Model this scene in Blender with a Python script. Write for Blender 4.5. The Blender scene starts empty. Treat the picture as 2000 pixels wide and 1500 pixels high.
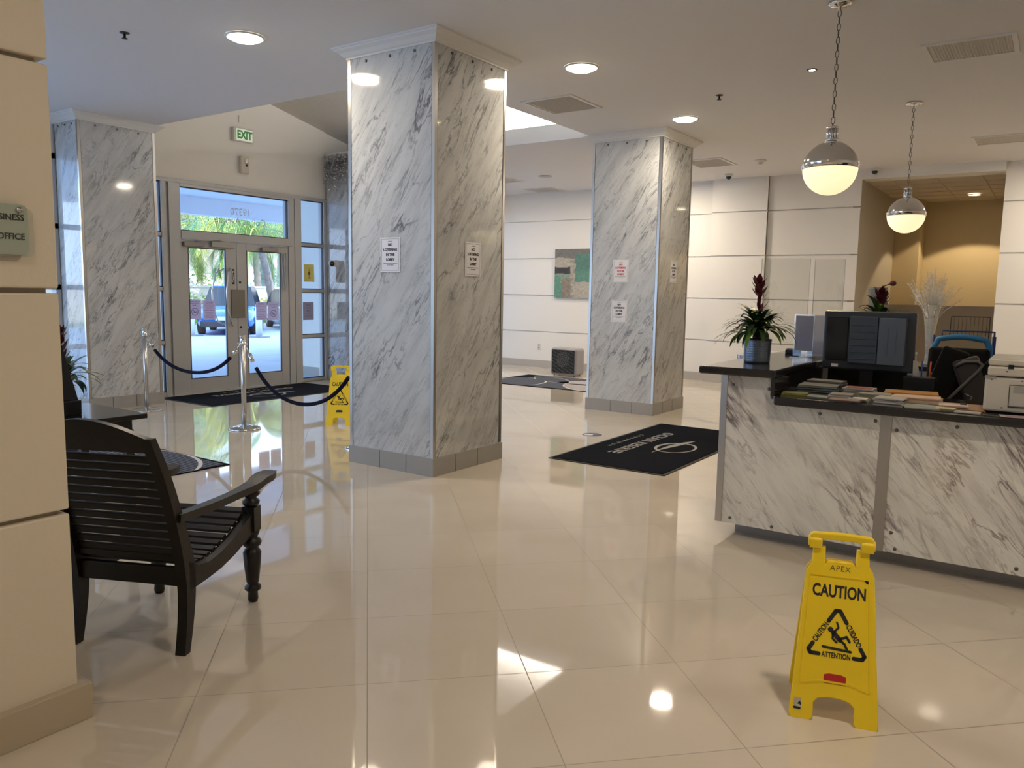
import bpy, bmesh, math, random
from mathutils import Matrix, Vector
random.seed(7)
PI = math.pi
SC = bpy.context.scene
COL = SC.collection

# ------------------------------------------------------------------ camera
H = 1.5
def cam_axes(yaw, pitch, roll):
    f = Vector((math.cos(yaw)*math.cos(pitch), math.sin(yaw)*math.cos(pitch), -math.sin(pitch)))
    r = Vector((math.sin(yaw), -math.cos(yaw), 0))
    u = r.cross(f)
    return (r*math.cos(roll)+u*math.sin(roll), -r*math.sin(roll)+u*math.cos(roll), f)
r_, u_, f_ = cam_axes(math.radians(34.616), math.radians(6.625), math.radians(.985))
cam_data = bpy.data.cameras.new('camera')
cam_data.sensor_width = 36
cam_data.lens = 1538.7/2000*36
cam_data.clip_start = .05
cam_data.clip_end = 300
cam = bpy.data.objects.new('camera', cam_data)
COL.objects.link(cam)
M = Matrix((r_, u_, -f_)).transposed().to_4x4()
M.translation = (0, 0, H)
cam.matrix_world = M
SC.camera = cam

# ------------------------------------------------------------------ view and world
SC.view_settings.view_transform = 'Standard'
SC.view_settings.look = 'None'
SC.view_settings.gamma = 1
SC.view_settings.exposure = 0.68
SC.view_settings.use_curve_mapping = False
SC.cycles.use_denoising = True
SC.cycles.max_bounces = 9
SC.cycles.diffuse_bounces = 5
SC.cycles.glossy_bounces = 4
SC.cycles.transparent_max_bounces = 16
SC.cycles.sample_clamp_indirect = 6
SC.cycles.caustics_reflective = False
SC.cycles.caustics_refractive = False

world = bpy.data.worlds.new('sky')
SC.world = world
world.use_nodes = True
bg = world.node_tree.nodes['Background']
bg.inputs[0].default_value = (.55, .71, 1.0, 1)
bg.inputs[1].default_value = 3.6

def light(name, kind, loc, energy, color, size=.2, rot=None, target=None, **kw):
    d = bpy.data.lights.new(name, kind)
    d.energy = energy
    d.color = color
    if kind == 'AREA':
        d.shape = kw.get('shape', 'DISK'); d.size = size
        if 'size_y' in kw: d.size_y = kw['size_y']
        if 'spread' in kw: d.spread = kw['spread']
    elif kind == 'SUN':
        d.angle = size
    elif kind == 'SPOT':
        d.shadow_soft_size = size; d.spot_size = kw.get('spot', 1.2); d.spot_blend = kw.get('blend', .4)
    else:
        d.shadow_soft_size = size
    o = bpy.data.objects.new(name, d)
    COL.objects.link(o)
    o.location = loc
    if target is not None:
        o.rotation_euler = (Vector(target)-Vector(loc)).to_track_quat('-Z', 'Y').to_euler()
    elif rot: o.rotation_euler = rot
    return o
light('sun', 'SUN', (0, 0, 20), 6.0, (1.0, .96, .90), .012, target=(2.5, 9.5, 10.5))

WARM = (1.0, .72, .42)
HALF = (1.0, .85, .66)

# ------------------------------------------------------------------ materials
MATS = {}
def mat(name, color=(.5, .5, .5), rough=.5, metal=0., spec=.5, emit=None, estr=0., coat=0., bump=None, var=None, sheen=0.):
    if name in MATS: return MATS[name]
    m = bpy.data.materials.new(name); m.use_nodes = True
    nt = m.node_tree; b = nt.nodes['Principled BSDF']
    b.inputs['Base Color'].default_value = (*color, 1)
    b.inputs['Roughness'].default_value = rough
    b.inputs['Metallic'].default_value = metal
    b.inputs['Specular IOR Level'].default_value = spec
    b.inputs['Coat Weight'].default_value = coat
    b.inputs['Coat Roughness'].default_value = .03
    b.inputs['Sheen Weight'].default_value = sheen
    if emit:
        b.inputs['Emission Color'].default_value = (*emit, 1)
        b.inputs['Emission Strength'].default_value = estr
    tc = nt.nodes.new('ShaderNodeTexCoord')
    if var:   # (scale, amount)
        n = nt.nodes.new('ShaderNodeTexNoise'); n.inputs['Scale'].default_value = var[0]; n.inputs['Detail'].default_value = 4
        nt.links.new(tc.outputs['Object'], n.inputs['Vector'])
        mx = nt.nodes.new('ShaderNodeMix'); mx.data_type = 'RGBA'
        mx.inputs[6].default_value = (*[c*(1-var[1]) for c in color], 1)
        mx.inputs[7].default_value = (*[min(1, c*(1+var[1])) for c in color], 1)
        nt.links.new(n.outputs['Fac'], mx.inputs[0]); nt.links.new(mx.outputs[2], b.inputs['Base Color'])
    if bump:  # (scale, strength)
        n = nt.nodes.new('ShaderNodeTexNoise'); n.inputs['Scale'].default_value = bump[0]; n.inputs['Detail'].default_value = 3
        nt.links.new(tc.outputs['Object'], n.inputs['Vector'])
        bp = nt.nodes.new('ShaderNodeBump'); bp.inputs['Strength'].default_value = bump[1]; bp.inputs['Distance'].default_value = .01
        nt.links.new(n.outputs['Fac'], bp.inputs['Height']); nt.links.new(bp.outputs['Normal'], b.inputs['Normal'])
    MATS[name] = m
    return m

class NT:
    """small helper for node maths"""
    def __init__(s, m): s.t = m.node_tree
    def n(s, kind, **kw):
        x = s.t.nodes.new(kind)
        for k, v in kw.items(): setattr(x, k, v)
        return x
    def math(s, op, a, b=None, clamp=False):
        x = s.t.nodes.new('ShaderNodeMath'); x.operation = op; x.use_clamp = clamp
        for i, v in enumerate((a, b)):
            if v is None: continue
            if isinstance(v, (int, float)): x.inputs[i].default_value = v
            else: s.t.links.new(v, x.inputs[i])
        return x.outputs[0]
    def mixc(s, f, a, b):
        x = s.t.nodes.new('ShaderNodeMix'); x.data_type = 'RGBA'
        for i, v in ((0, f), (6, a), (7, b)):
            if isinstance(v, tuple): x.inputs[i].default_value = (*v, 1)
            elif isinstance(v, (int, float)): x.inputs[i].default_value = v
            else: s.t.links.new(v, x.inputs[i])
        return x.outputs[2]
    def ramp(s, f, p0, p1):
        x = s.t.nodes.new('ShaderNodeMapRange'); x.inputs[1].default_value = p0; x.inputs[2].default_value = p1
        s.t.links.new(f, x.inputs[0]); return x.outputs[0]

def marble(name, theta, base, vein, sx=1., rough=.07, seed=0., vw=.020):
    m = mat(name, base, rough, coat=.35)
    q = NT(m); b = m.node_tree.nodes['Principled BSDF']
    geo = q.n('ShaderNodeNewGeometry')
    sp = q.n('ShaderNodeSeparateXYZ'); q.t.links.new(geo.outputs['Position'], sp.inputs[0])
    h = q.math('SUBTRACT', sp.outputs[0], sp.outputs[1]); z = sp.outputs[2]
    c, s = math.cos(theta), math.sin(theta)
    along = q.math('ADD', q.math('MULTIPLY', h, c), q.math('MULTIPLY', z, s))
    perp = q.math('SUBTRACT', q.math('MULTIPLY', h, s), q.math('MULTIPLY', z, c))
    def noise(a, p, det, off, dist=0.):
        cb = q.n('ShaderNodeCombineXYZ')
        q.t.links.new(q.math('MULTIPLY', along, a), cb.inputs[0]); q.t.links.new(q.math('MULTIPLY', perp, p), cb.inputs[1])
        cb.inputs[2].default_value = off+seed
        n = q.n('ShaderNodeTexNoise'); n.inputs['Scale'].default_value = 1; n.inputs['Detail'].default_value = det
        n.inputs['Roughness'].default_value = .6; n.inputs['Distortion'].default_value = dist
        q.t.links.new(cb.outputs[0], n.inputs['Vector']); return n.outputs['Fac']
    n1 = noise(.9*sx, 3.6*sx, 6, 1.3, .5)
    v1 = q.math('SUBTRACT', 1., q.ramp(q.math('ABSOLUTE', q.math('SUBTRACT', n1, .5)), 0., vw))
    n2 = noise(2.2*sx, 9.*sx, 6, 7.7, .6)
    v2 = q.math('SUBTRACT', 1., q.ramp(q.math('ABSOLUTE', q.math('SUBTRACT', n2, .5)), 0., .03))
    msk = q.ramp(noise(1.1*sx, 3.*sx, 2, 4.1), .46, .70)
    msk2 = q.ramp(noise(1.4*sx, 4.*sx, 3, 9.4), .42, .62)
    cloud = q.ramp(noise(1.6*sx, 8.*sx, 5, 2.9), .42, .75)
    n3 = noise(2.8*sx, 22.*sx, 7, 12.3, .9)
    v3 = q.math('MULTIPLY', q.math('SUBTRACT', 1., q.ramp(q.math('ABSOLUTE', q.math('SUBTRACT', n3, .5)), 0., .035)), q.ramp(noise(1.7*sx, 5.*sx, 3, 15.), .45, .6))
    fac = q.math('ADD', q.math('MULTIPLY', v1, msk), q.math('MULTIPLY', q.math('MULTIPLY', v2, msk2), .75))
    fac = q.math('ADD', fac, q.math('MULTIPLY', v3, .38))
    fac = q.math('ADD', fac, q.math('MULTIPLY', cloud, .36), True)
    q.t.links.new(q.mixc(q.math('MULTIPLY', fac, .95, True), base, vein), b.inputs['Base Color'])
    return m

def floor_material():
    m = mat('polished_tile', (.6, .54, .45), .06, spec=1.0)
    q = NT(m); b = m.node_tree.nodes['Principled BSDF']
    geo = q.n('ShaderNodeNewGeometry')
    sp = q.n('ShaderNodeSeparateXYZ'); q.t.links.new(geo.outputs['Position'], sp.inputs[0])
    k = math.sqrt(.5); s = .6226
    out = []
    for sign, off in ((-1, -.0092), (1, 3.537)):
        t = q.math('MULTIPLY', q.math('ADD', sp.outputs[0], q.math('MULTIPLY', sp.outputs[1], float(sign))), k)
        t = q.math('DIVIDE', q.math('SUBTRACT', t, off), s)
        fl = q.math('FLOOR', q.math('ADD', t, .5))
        d = q.math('ABSOLUTE', q.math('SUBTRACT', t, fl))
        out.append((q.math('LESS_THAN', d, .0022/s), q.math('FLOOR', t)))
    line = q.math('MAXIMUM', out[0][0], out[1][0])
    cb = q.n('ShaderNodeCombineXYZ'); q.t.links.new(out[0][1], cb.inputs[0]); q.t.links.new(out[1][1], cb.inputs[1])
    wn = q.n('ShaderNodeTexWhiteNoise'); q.t.links.new(cb.outputs[0], wn.inputs['Vector'])
    n = q.n('ShaderNodeTexNoise'); n.inputs['Scale'].default_value = 2.2; n.inputs['Detail'].default_value = 6
    q.t.links.new(geo.outputs['Position'], n.inputs['Vector'])
    f = q.math('ADD', q.math('MULTIPLY', wn.outputs['Value'], .3), q.math('MULTIPLY', n.outputs['Fac'], .7))
    c = q.mixc(f, (.55, .48, .38), (.67, .59, .485))
    c = q.mixc(q.math('MULTIPLY', line, .75), c, (.20, .16, .12))
    q.t.links.new(c, b.inputs['Base Color'])
    q.t.links.new(q.math('ADD', q.math('MULTIPLY', line, .5), .035), b.inputs['Roughness'])
    return m

def glass(name, tint=(.93, .96, .97), fac=.08):
    m = bpy.data.materials.new(name); m.use_nodes = True
    nt = m.node_tree; nt.nodes.remove(nt.nodes['Principled BSDF'])
    out = nt.nodes['Material Output']
    tr = nt.nodes.new('ShaderNodeBsdfTransparent'); tr.inputs[0].default_value = (*tint, 1)
    gl = nt.nodes.new('ShaderNodeBsdfGlossy'); gl.inputs['Roughness'].default_value = .02
    fr = nt.nodes.new('ShaderNodeFresnel'); fr.inputs[0].default_value = 1.45
    ad = nt.nodes.new('ShaderNodeMath'); ad.operation = 'ADD'; ad.inputs[1].default_value = fac-.03; ad.use_clamp = True
    nt.links.new(fr.outputs[0], ad.inputs[0])
    ge = nt.nodes.new('ShaderNodeNewGeometry'); iv = nt.nodes.new('ShaderNodeMath'); iv.operation = 'SUBTRACT'; iv.inputs[0].default_value = 1.
    nt.links.new(ge.outputs['Backfacing'], iv.inputs[1])
    ml = nt.nodes.new('ShaderNodeMath'); ml.operation = 'MULTIPLY'; nt.links.new(ad.outputs[0], ml.inputs[0]); nt.links.new(iv.outputs[0], ml.inputs[1])
    mx = nt.nodes.new('ShaderNodeMixShader')
    nt.links.new(ml.outputs[0], mx.inputs[0]); nt.links.new(tr.outputs[0], mx.inputs[1]); nt.links.new(gl.outputs[0], mx.inputs[2])
    nt.links.new(mx.outputs[0], out.inputs[0])
    return m

def attr_mat(name, rough=.6, spec=.4):
    m = mat(name, (1, 1, 1), rough, spec=spec)
    a = m.node_tree.nodes.new('ShaderNodeVertexColor'); a.layer_name = 'paint'
    m.node_tree.links.new(a.outputs[0], m.node_tree.nodes['Principled BSDF'].inputs['Base Color'])
    return m

wall_m = mat('wall_paint', (.79, .765, .72), .5, bump=(90, .05))
pillar_m = mat('pillar_paint', (.68, .60, .47), .6, bump=(60, .08))
ceil_m = mat('ceiling_paint', (.72, .71, .71), .8)
pop_m = mat('textured_ceiling', (.68, .66, .62), .9, bump=(70, .9))
ochre_m = mat('ochre_paint', (.52, .42, .25), .7)
taupe_m = mat('taupe_paint', (.33, .29, .24), .7)
tile_ceiling_m = mat('acoustic_tile', (.55, .48, .38), .9)
floor_m = floor_material()
base_m = mat('baseboard_tile', (.42, .385, .335), .3, var=(6, .06))
base_grey_m = mat('column_base_tile', (.34, .325, .30), .35, var=(6, .06))
crown_m = mat('crown_white', (.72, .71, .69), .5)
marble_m = marble('grey_veined_marble', math.radians(56), (.57, .58, .575), (.14, .14, .155))
marble_d = marble('desk_veined_marble', math.radians(128), (.76, .74, .66), (.17, .13, .13), .85, .1, 11., .034)
steel_m = mat('brushed_steel', (.55, .53, .50), .28, 1.)
chrome_m = mat('polished_chrome', (.75, .74, .72), .07, 1.)
alu_m = mat('anodised_aluminium', (.44, .445, .45), .42, .2)
alu_dark = mat('dark_gasket', (.03, .03, .035), .5)
glass_m = glass('clear_glass')
acryl_m = glass('acrylic', (.93, .94, .93), .10)
black_m = mat('satin_black', (.007, .007, .008), .4, spec=.35)
black_gloss = mat('gloss_black', (.010, .010, .012), .12)
stone_black = mat('black_granite', (.018, .016, .016), .12, var=(160, .5))
wood_m = mat('black_stained_wood', (.009, .007, .006), .38, spec=.35, bump=(24, .12), var=(18, .4))
white_m = mat('white_plastic', (.68, .67, .63), .4)
paper_m = mat('white_paper', (.76, .75, .78), .7)
ink_m = mat('black_ink', (.015, .015, .018), .6)
red_ink = mat('red_ink', (.50, .05, .07), .6)
yellow_m = mat('yellow_plastic', (.86, .60, .012), .36, var=(5, .06))
rope_m = mat('navy_velvet', (.003, .004, .016), .8, spec=.15)
vent_m = mat('vent_grille', (.60, .58, .55), .7)
mat_black = mat('mat_pile', (.006, .007, .011), .95, spec=.08)
mat_logo = mat('mat_logo_grey', (.36, .35, .33), .95)
mat_rub = mat('mat_rubber_edge', (.012, .009, .009), .6)
lamp_m = mat('lamp_diffuser', (1, 1, 1), .5, emit=(1, .93, .72), estr=9)
globe_m = mat('opal_glass', (.9, .85, .7), .3, emit=(1.0, .80, .46), estr=.62)

# ------------------------------------------------------------------ mesh builder
class MB:
    def __init__(s, T=None):
        s.v = []; s.f = []; s.mi = []; s.sm = []; s.T = T or Matrix(); s.col = None
    def add(s, vs, fs, mi=0, smooth=False, T=None):
        o = len(s.v); A = s.T @ T if T is not None else s.T
        s.v += [A @ Vector(p) for p in vs]
        for f in fs: s.f.append([i+o for i in f]); s.mi.append(mi); s.sm.append(smooth)
    def box(s, x0, x1, y0, y1, z0, z1, mi=0, T=None):
        x0, x1 = min(x0, x1), max(x0, x1); y0, y1 = min(y0, y1), max(y0, y1); z0, z1 = min(z0, z1), max(z0, z1)
        vs = [(x, y, z) for z in (z0, z1) for y in (y0, y1) for x in (x0, x1)]
        s.add(vs, [(0, 2, 3, 1), (4, 5, 7, 6), (0, 1, 5, 4), (2, 6, 7, 3), (0, 4, 6, 2), (1, 3, 7, 5)], mi, False, T)
        return s
    def prism(s, poly, axis, a, b, mi=0, smooth=False, T=None):
        """poly of (p,q) extruded along axis; axis 'x': (y,z), 'y': (x,z), 'z': (x,y)"""
        def P(p, t): return {'x': (t, p[0], p[1]), 'y': (p[0], t, p[1]), 'z': (p[0], p[1], t)}[axis]
        n = len(poly)
        vs = [P(p, a) for p in poly]+[P(p, b) for p in poly]
        fs = [tuple(range(n))[::-1], tuple(range(n, 2*n))]
        o = len(s.f)
        s.add(vs, fs, mi, False, T)
        k = len(s.v)-2*n
        for i in range(n):
            j = (i+1) % n
            s.f.append([k+i, k+j, k+n+j, k+n+i]); s.mi.append(mi); s.sm.append(smooth)
        return s
    def lathe(s, prof, n=24, c=(0, 0, 0), mi=0, smooth=True, T=None, cap=True):
        vs = []; fs = []
        for r, z in prof:
            for i in range(n):
                a = 2*PI*i/n; vs.append((c[0]+r*math.cos(a), c[1]+r*math.sin(a), c[2]+z))
        for k in range(len(prof)-1):
            for i in range(n):
                j = (i+1) % n; fs.append((k*n+i, k*n+j, (k+1)*n+j, (k+1)*n+i))
        if cap:
            fs.append(tuple(range(n))[::-1]); fs.append(tuple(range((len(prof)-1)*n, len(prof)*n)))
        s.add(vs, fs, mi, smooth, T); return s
    def tube(s, pts, r, n=10, mi=0, T=None, flat=1., closed=False):
        pts = [Vector(p) for p in pts]; m = len(pts)
        rr = r if isinstance(r, (list, tuple)) else [r]*m
        vs = []; up = None
        for i, p in enumerate(pts):
            if closed: d = pts[(i+1) % m]-pts[i-1]
            else: d = pts[min(i+1, m-1)]-pts[max(i-1, 0)]
            d.normalize()
            if up is None:
                up = Vector((0, 0, 1)) if abs(d.z) < .9 else Vector((1, 0, 0))
            a = d.cross(up); 
            if a.length < 1e-6: a = d.orthogonal()
            a.normalize(); b = a.cross(d); up = b
            for k in range(n):
                t = 2*PI*k/n; vs.append(p+a*(rr[i]*math.cos(t))+b*(rr[i]*flat*math.sin(t)))
        fs = []
        for i in range(m if closed else m-1):
            i2 = (i+1) % m
            for k in range(n):
                j = (k+1) % n; fs.append((i*n+k, i*n+j, i2*n+j, i2*n+k))
        if not closed:
            fs.append(tuple(range(n))[::-1]); fs.append(tuple(range((m-1)*n, m*n)))
        s.add(vs, fs, mi, True, T); return s
    def sphere(s, c, r, n=16, mi=0, sz=1., T=None, z0=-1., z1=1.):
        prof = []
        k = n//2
        a0, a1 = math.asin(z0), math.asin(z1)
        for i in range(k+1):
            a = a0+(a1-a0)*i/k; prof.append((max(1e-4, r*math.cos(a)), r*sz*math.sin(a)))
        return s.lathe(prof, n, c, mi, True, T)
    def strip(s, a, b, mi=0, T=None):
        """quad strip between two polylines"""
        n = len(a); s.add(list(a)+list(b), [(i, i+1, n+i+1, n+i) for i in range(n-1)], mi, True, T); return s
    def build(s, name, mats, parent=None, bevel=0, seg=2, loc=None, rot=None):
        me = bpy.data.meshes.new(name)
        me.from_pydata([tuple(v) for v in s.v], [], s.f)
        if not isinstance(mats, (list, tuple)): mats = [mats]
        for m in mats: me.materials.append(m)
        for p, i, sm in zip(me.polygons, s.mi, s.sm): p.material_index = i; p.use_smooth = sm
        bm = bmesh.new(); bm.from_mesh(me); bmesh.ops.recalc_face_normals(bm, faces=bm.faces); bm.to_mesh(me); bm.free()
        o = bpy.data.objects.new(name, me); COL.objects.link(o)
        if parent is not None: o.parent = parent
        if loc: o.location = loc
        if rot: o.rotation_euler = rot
        if bevel:
            md = o.modifiers.new('bevel', 'BEVEL'); md.width = bevel; md.segments = seg; md.limit_method = 'ANGLE'; md.angle_limit = .6
            md.harden_normals = False
        return o

def thing(name, label, cat, loc=(0, 0, 0), rz=0., group=None):
    o = bpy.data.objects.new(name, None); COL.objects.link(o); o.location = loc; o.rotation_euler = (0, 0, rz)
    o.empty_display_size = .1
    return tag(o, label, cat, group)
def tag(o, label, cat, group=None):
    o['label'] = label; o['category'] = cat
    if group: o['group'] = group
    return o
def struct(o, label=None):
    o['kind'] = 'structure'
    if label: o['label'] = label
    return o
def part_label(o, t): o['label'] = t; return o
def copy_tree(o, parent=None):
    c = o.copy(); COL.objects.link(c)
    if parent is not None: c.parent = parent
    for ch in list(o.children): copy_tree(ch, c)
    return c
def frame(origin, right, up):
    r = Vector(right).normalized(); u = Vector(up).normalized(); n = r.cross(u)
    m = Matrix((r, u, n)).transposed().to_4x4(); m.translation = origin
    return m
def curve_mesh(cu):
    o = bpy.data.objects.new('tmp', cu); COL.objects.link(o)
    dg = bpy.context.evaluated_depsgraph_get()
    me = bpy.data.meshes.new_from_object(o.evaluated_get(dg))
    bpy.data.objects.remove(o); return me
def text(name, s, size, m, parent=None, T=None, bold=0., ext=.0006, align='CENTER', sx=1., space=1., line=1.):
    cu = bpy.data.curves.new(name, 'FONT'); cu.body = s; cu.size = size; cu.align_x = align; cu.align_y = 'CENTER'
    cu.extrude = ext; cu.offset = bold*size; cu.space_character = space; cu.space_line = line; cu.resolution_u = 3
    me = curve_mesh(cu); bpy.data.curves.remove(cu)
    me.name = name
    if sx != 1.: me.transform(Matrix.Scale(sx, 4, (1, 0, 0)))
    me.materials.clear(); me.materials.append(m)
    if T is not None: me.transform(T)
    o = bpy.data.objects.new(name, me); COL.objects.link(o)
    if parent is not None: o.parent = parent
    return o
def plate(name, outlines, thick, m, parent=None, T=None, bevel=0.):
    """flat plate in local XY with holes, thickness along Z centred"""
    cu = bpy.data.curves.new(name, 'CURVE'); cu.dimensions = '2D'; cu.fill_mode = 'BOTH'; cu.extrude = max(.0001, thick/2-bevel); cu.bevel_depth = bevel; cu.bevel_resolution = 1
    for ol in outlines:
        sp = cu.splines.new('POLY'); sp.points.add(len(ol)-1)
        for i, (x, y) in enumerate(ol): sp.points[i].co = (x, y, 0, 1)
        sp.use_cyclic_u = True
    me = curve_mesh(cu); bpy.data.curves.remove(cu); me.name = name
    me.materials.clear(); me.materials.append(m)
    if T is not None: me.transform(T)
    o = bpy.data.objects.new(name, me); COL.objects.link(o)
    if parent is not None: o.parent = parent
    return o
def stroke(mb, pts, w, z0, z1, mi=0, T=None):
    """thick flat polyline in XY (round-ish joints)"""
    for (x0, y0), (x1, y1) in zip(pts[:-1], pts[1:]):
        d = Vector((x1-x0, y1-y0)); L = d.length
        if L < 1e-6: continue
        d /= L; n = Vector((-d.y, d.x))*w/2
        mb.prism([(x0+n.x, y0+n.y), (x0-n.x, y0-n.y), (x1-n.x, y1-n.y), (x1+n.x, y1+n.y)], 'z', z0, z1, mi, T=T)
    for x, y in pts:
        mb.prism([(x+w/2*math.cos(2*PI*i/10), y+w/2*math.sin(2*PI*i/10)) for i in range(10)], 'z', z0, z1, mi, T=T)
def ell(cx, cy, a, b, n=48): return [(cx+a*math.cos(2*PI*i/n), cy+b*math.sin(2*PI*i/n)) for i in range(n)]

# ================================================================== SETTING
CZ = 3.48
mb = MB(); mb.box(-4, 18.2, -4, 10.12, -.12, 0)
struct(mb.build('floor', floor_m))
mb = MB()
for a in ((-4, 5.74, -4, 10.0), (5.74, 9.0, -4, 5.05), (9.0, 13.55, -4, 9.43), (9.98, 13.55, 9.43, 10.0)): mb.box(*a, CZ, CZ+.05)
struct(mb.build('ceiling', ceil_m))
# raised recess over the entrance: side walls, ledge and the sloping textured ceiling
def zs(x): return 4.24-.214*(x-8)
mb = MB()
mb.box(5.66, 5.74, 5.05, 10.0, CZ+.05, 4.9)
mb.prism([(5.74, CZ+.05), (9.0, CZ+.05), (9.0, 3.69), (10.5, 3.69), (10.5, zs(10.5)+.2), (5.74, 4.9)], 'y', 4.97, 5.05)
mb.prism([(9.0, 3.53), (10.5, 3.53), (10.5, 3.69), (9.0, 3.69)], 'y', 5.05, 9.43)
mb.box(9.99, 10.5, 9.43, 10.0, 3.53, 3.69)
struct(mb.build('wall_recess', crown_m))
mb = MB()
mb.prism([(5.66, zs(5.66)), (10.6, zs(10.6)), (10.6, zs(10.6)+.1), (5.66, zs(5.66)+.1)], 'y', 4.97, 10.2)
struct(mb.build('ceiling_recess', pop_m))

def grooved(mb, along, fixed, sgn, a0, a1, depth=.05, gap=.020, z1=CZ, zs_=(.72, 1.455, 2.185, 2.92), pieces=None):
    """wall of stacked panels; along 'y': plane x=fixed, panels grow to +x by depth"""
    lev = [0]+list(zs_)+[z1]
    for i in range(len(lev)-1):
        lo = lev[i]+(gap/2 if i else 0); hi = lev[i+1]-(gap/2 if i < len(lev)-2 else 0)
        if along == 'y': mb.box(fixed, fixed+depth*sgn, a0, a1, lo, hi)
        else: mb.box(a0, a1, fixed, fixed+depth*sgn, lo, hi)
    if along == 'y': mb.box(fixed+.03*sgn, fixed+(depth+.1)*sgn, a0, a1, 0, z1)
    else: mb.box(a0, a1, fixed+.03*sgn, fixed+(depth+.1)*sgn, 0, z1)
w = MB()
grooved(w, 'y', 13.50, 1, 4.9, 10.2)
grooved(w, 'y', 13.32, 1, 4.12, 5.07, .3)
grooved(w, 'y', 13.38, 1, 2.69, 4.12, .3)
w.box(13.38, 13.75, .79, 2.69, 3.34, CZ)
grooved(w, 'y', 13.50, 1, -4, .79, .25)
struct(w.build('wall_back', wall_m))
# lobby niche with ochre rear wall
w = MB(); w.box(13.40, 17.2, 2.685, 2.8, 0, 3.34); w.box(13.75, 17.2, .55, .66, 0, 3.4)
struct(w.build('wall_niche', mat('niche_side_paint', (.42, .37, .29), .7)))
w = MB(); w.box(17.1, 17.2, .66, 2.69, 0, 3.4); w.box(16.5, 17.1, 2.25, 2.69, 1.4, 3.34)
struct(w.build('wall_ochre', ochre_m))
w = MB(); w.box(15.9, 16.05, .66, 2.69, 0, 1.40)
struct(w.build('wall_half', taupe_m))
w = MB(); w.box(13.75, 17.1, .66, 2.69, 3.34, 3.4)
for i in range(6): w.box(13.76+i*.56, 13.785+i*.56, .66, 2.69, 3.33, 3.34)
for i in range(3): w.box(13.76, 17.09, 1.1+i*.6, 1.125+i*.6, 3.33, 3.34)
struct(w.build('ceiling_niche', tile_ceiling_m))
# entrance wall (y = 10.0)
w = MB()
w.prism([(5.74, 2.95), (9.03, 2.95), (9.03, zs(9.03)+.12), (5.74, 4.9)], 'y', 10.0, 10.18)
w.box(-4, 5.74, 10.0, 10.18, 3.05, CZ+.05); w.box(-4, .3, 10.0, 10.18, 0, 3.05); w.box(9.96, 14, 10.0, 10.18, 3.0, CZ+.05)
w.box(9.03, 9.96, 10.02, 10.18, 0, 4.2)
struct(w.build('wall_entrance', wall_m))
# unseen sides of the lobby behind the camera
w = MB(); w.box(-4.15, -4, -4, 4.4, 0, CZ+.05); w.box(-4.15, -4, 4.4, 10.2, 3.05, CZ+.05); struct(w.build('wall_left_end', wall_m))
w = MB()
for y in [4.43+1.1*i for i in range(6)]: w.box(-4.1, -3.98, y-.03, y+.03, 0, 3.05)
for z in (.03, .74, 1.47, 2.20, 3.02): w.box(-4.08, -3.98, 4.4, 10.0, z-.03, z+.03)
struct(w.build('trim_3', alu_m))
w = MB(); w.box(-4.05, -4.04, 4.4, 10.0, .03, 3.02); struct(w.build('window_11', glass_m))
w = MB(); w.box(-4.15, 13.6, -4.15, -4, 0, CZ+.05); struct(w.build('wall_rear', wall_m))
w = MB(); w.box(-4.15, 18.2, -4.15, 10.2, 5.2, 5.3); struct(w.build('ceiling_roof', crown_m))
# near pillar
w = MB()
lev = [0, .74, 1.48, 2.20, 2.92, CZ]
for i in range(5):
    lo = lev[i]+(.008 if i else 0); hi = lev[i+1]-(.008 if i < 4 else 0)
    w.box(.3, 1.29, 2.70, 3.45, lo, hi)
w2 = MB(); w2.box(.33, 1.262, 2.728, 3.42, 0, CZ)
o = w.build('wall_left', pillar_m, bevel=.006); struct(o)
w2.build('panel_joint', mat('pillar_joint', (.42, .37, .29), .7), o)
w = MB(); w.box(.26, 1.325, 2.668, 3.485, 0, .128); struct(w.build('baseboard_left', mat('pillar_base_tile', (.45, .375, .27), .35), bevel=.003))
# baseboards along the back wall
w = MB(); w.box(13.46, 13.52, 5.08, 9.98, 0, .14); w.box(13.28, 13.33, 4.10, 5.09, 0, .14)
w.box(13.34, 13.39, 2.66, 4.08, 0, .14); w.box(13.46, 13.51, -4, .8, 0, .14)
struct(w.build('baseboard_back', base_m))

# ---- storefront
w = MB()
def vbar(x0, x1, z0=0, z1=2.95, y0=9.97, y1=10.1): w.box(x0, x1, y0, y1, z0, z1)
vbar(6.24, 6.41); vbar(8.25, 8.36); vbar(8.37, 8.50); vbar(8.97, 9.03, 0, 2.95); vbar(5.75, 5.80); vbar(6.0+.13, 6.2)
w.box(5.75, 9.03, 9.965, 10.1, 2.90, 2.95); w.box(6.41, 8.25, 9.965, 10.1, 2.86, 2.90)
w.box(6.41, 8.25, 9.96, 10.1, 2.155, 2.27)
w.box(6.2, 6.24, 10.0, 10.06, 0, 2.95)
w.box(5.75, 9.03, 9.99, 10.1, 0, .015)
for z in (2.20, 1.47, .74, .03): w.box(8.50, 8.97, 9.98, 10.08, z-.025, z+.025); w.box(5.80, 6.13, 9.98, 10.08, z-.025, z+.025)
struct(w.build('trim_1', alu_m, bevel=.003))
def pane(name, x0, x1, z0, z1, y=10.03, parent=None):
    g = MB(); g.box(x0, x1, y, y+.008, z0, z1); return g.build(name, glass_m, parent)
def gasket(mb, x0, x1, z0, z1, y0=9.995, y1=10.03, t=.012):
    mb.box(x0, x0+t, y0, y1, z0, z1); mb.box(x1-t, x1, y0, y1, z0, z1); mb.box(x0, x1, y0, y1, z0, z0+t); mb.box(x0, x1, y0, y1, z1-t, z1)
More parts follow.
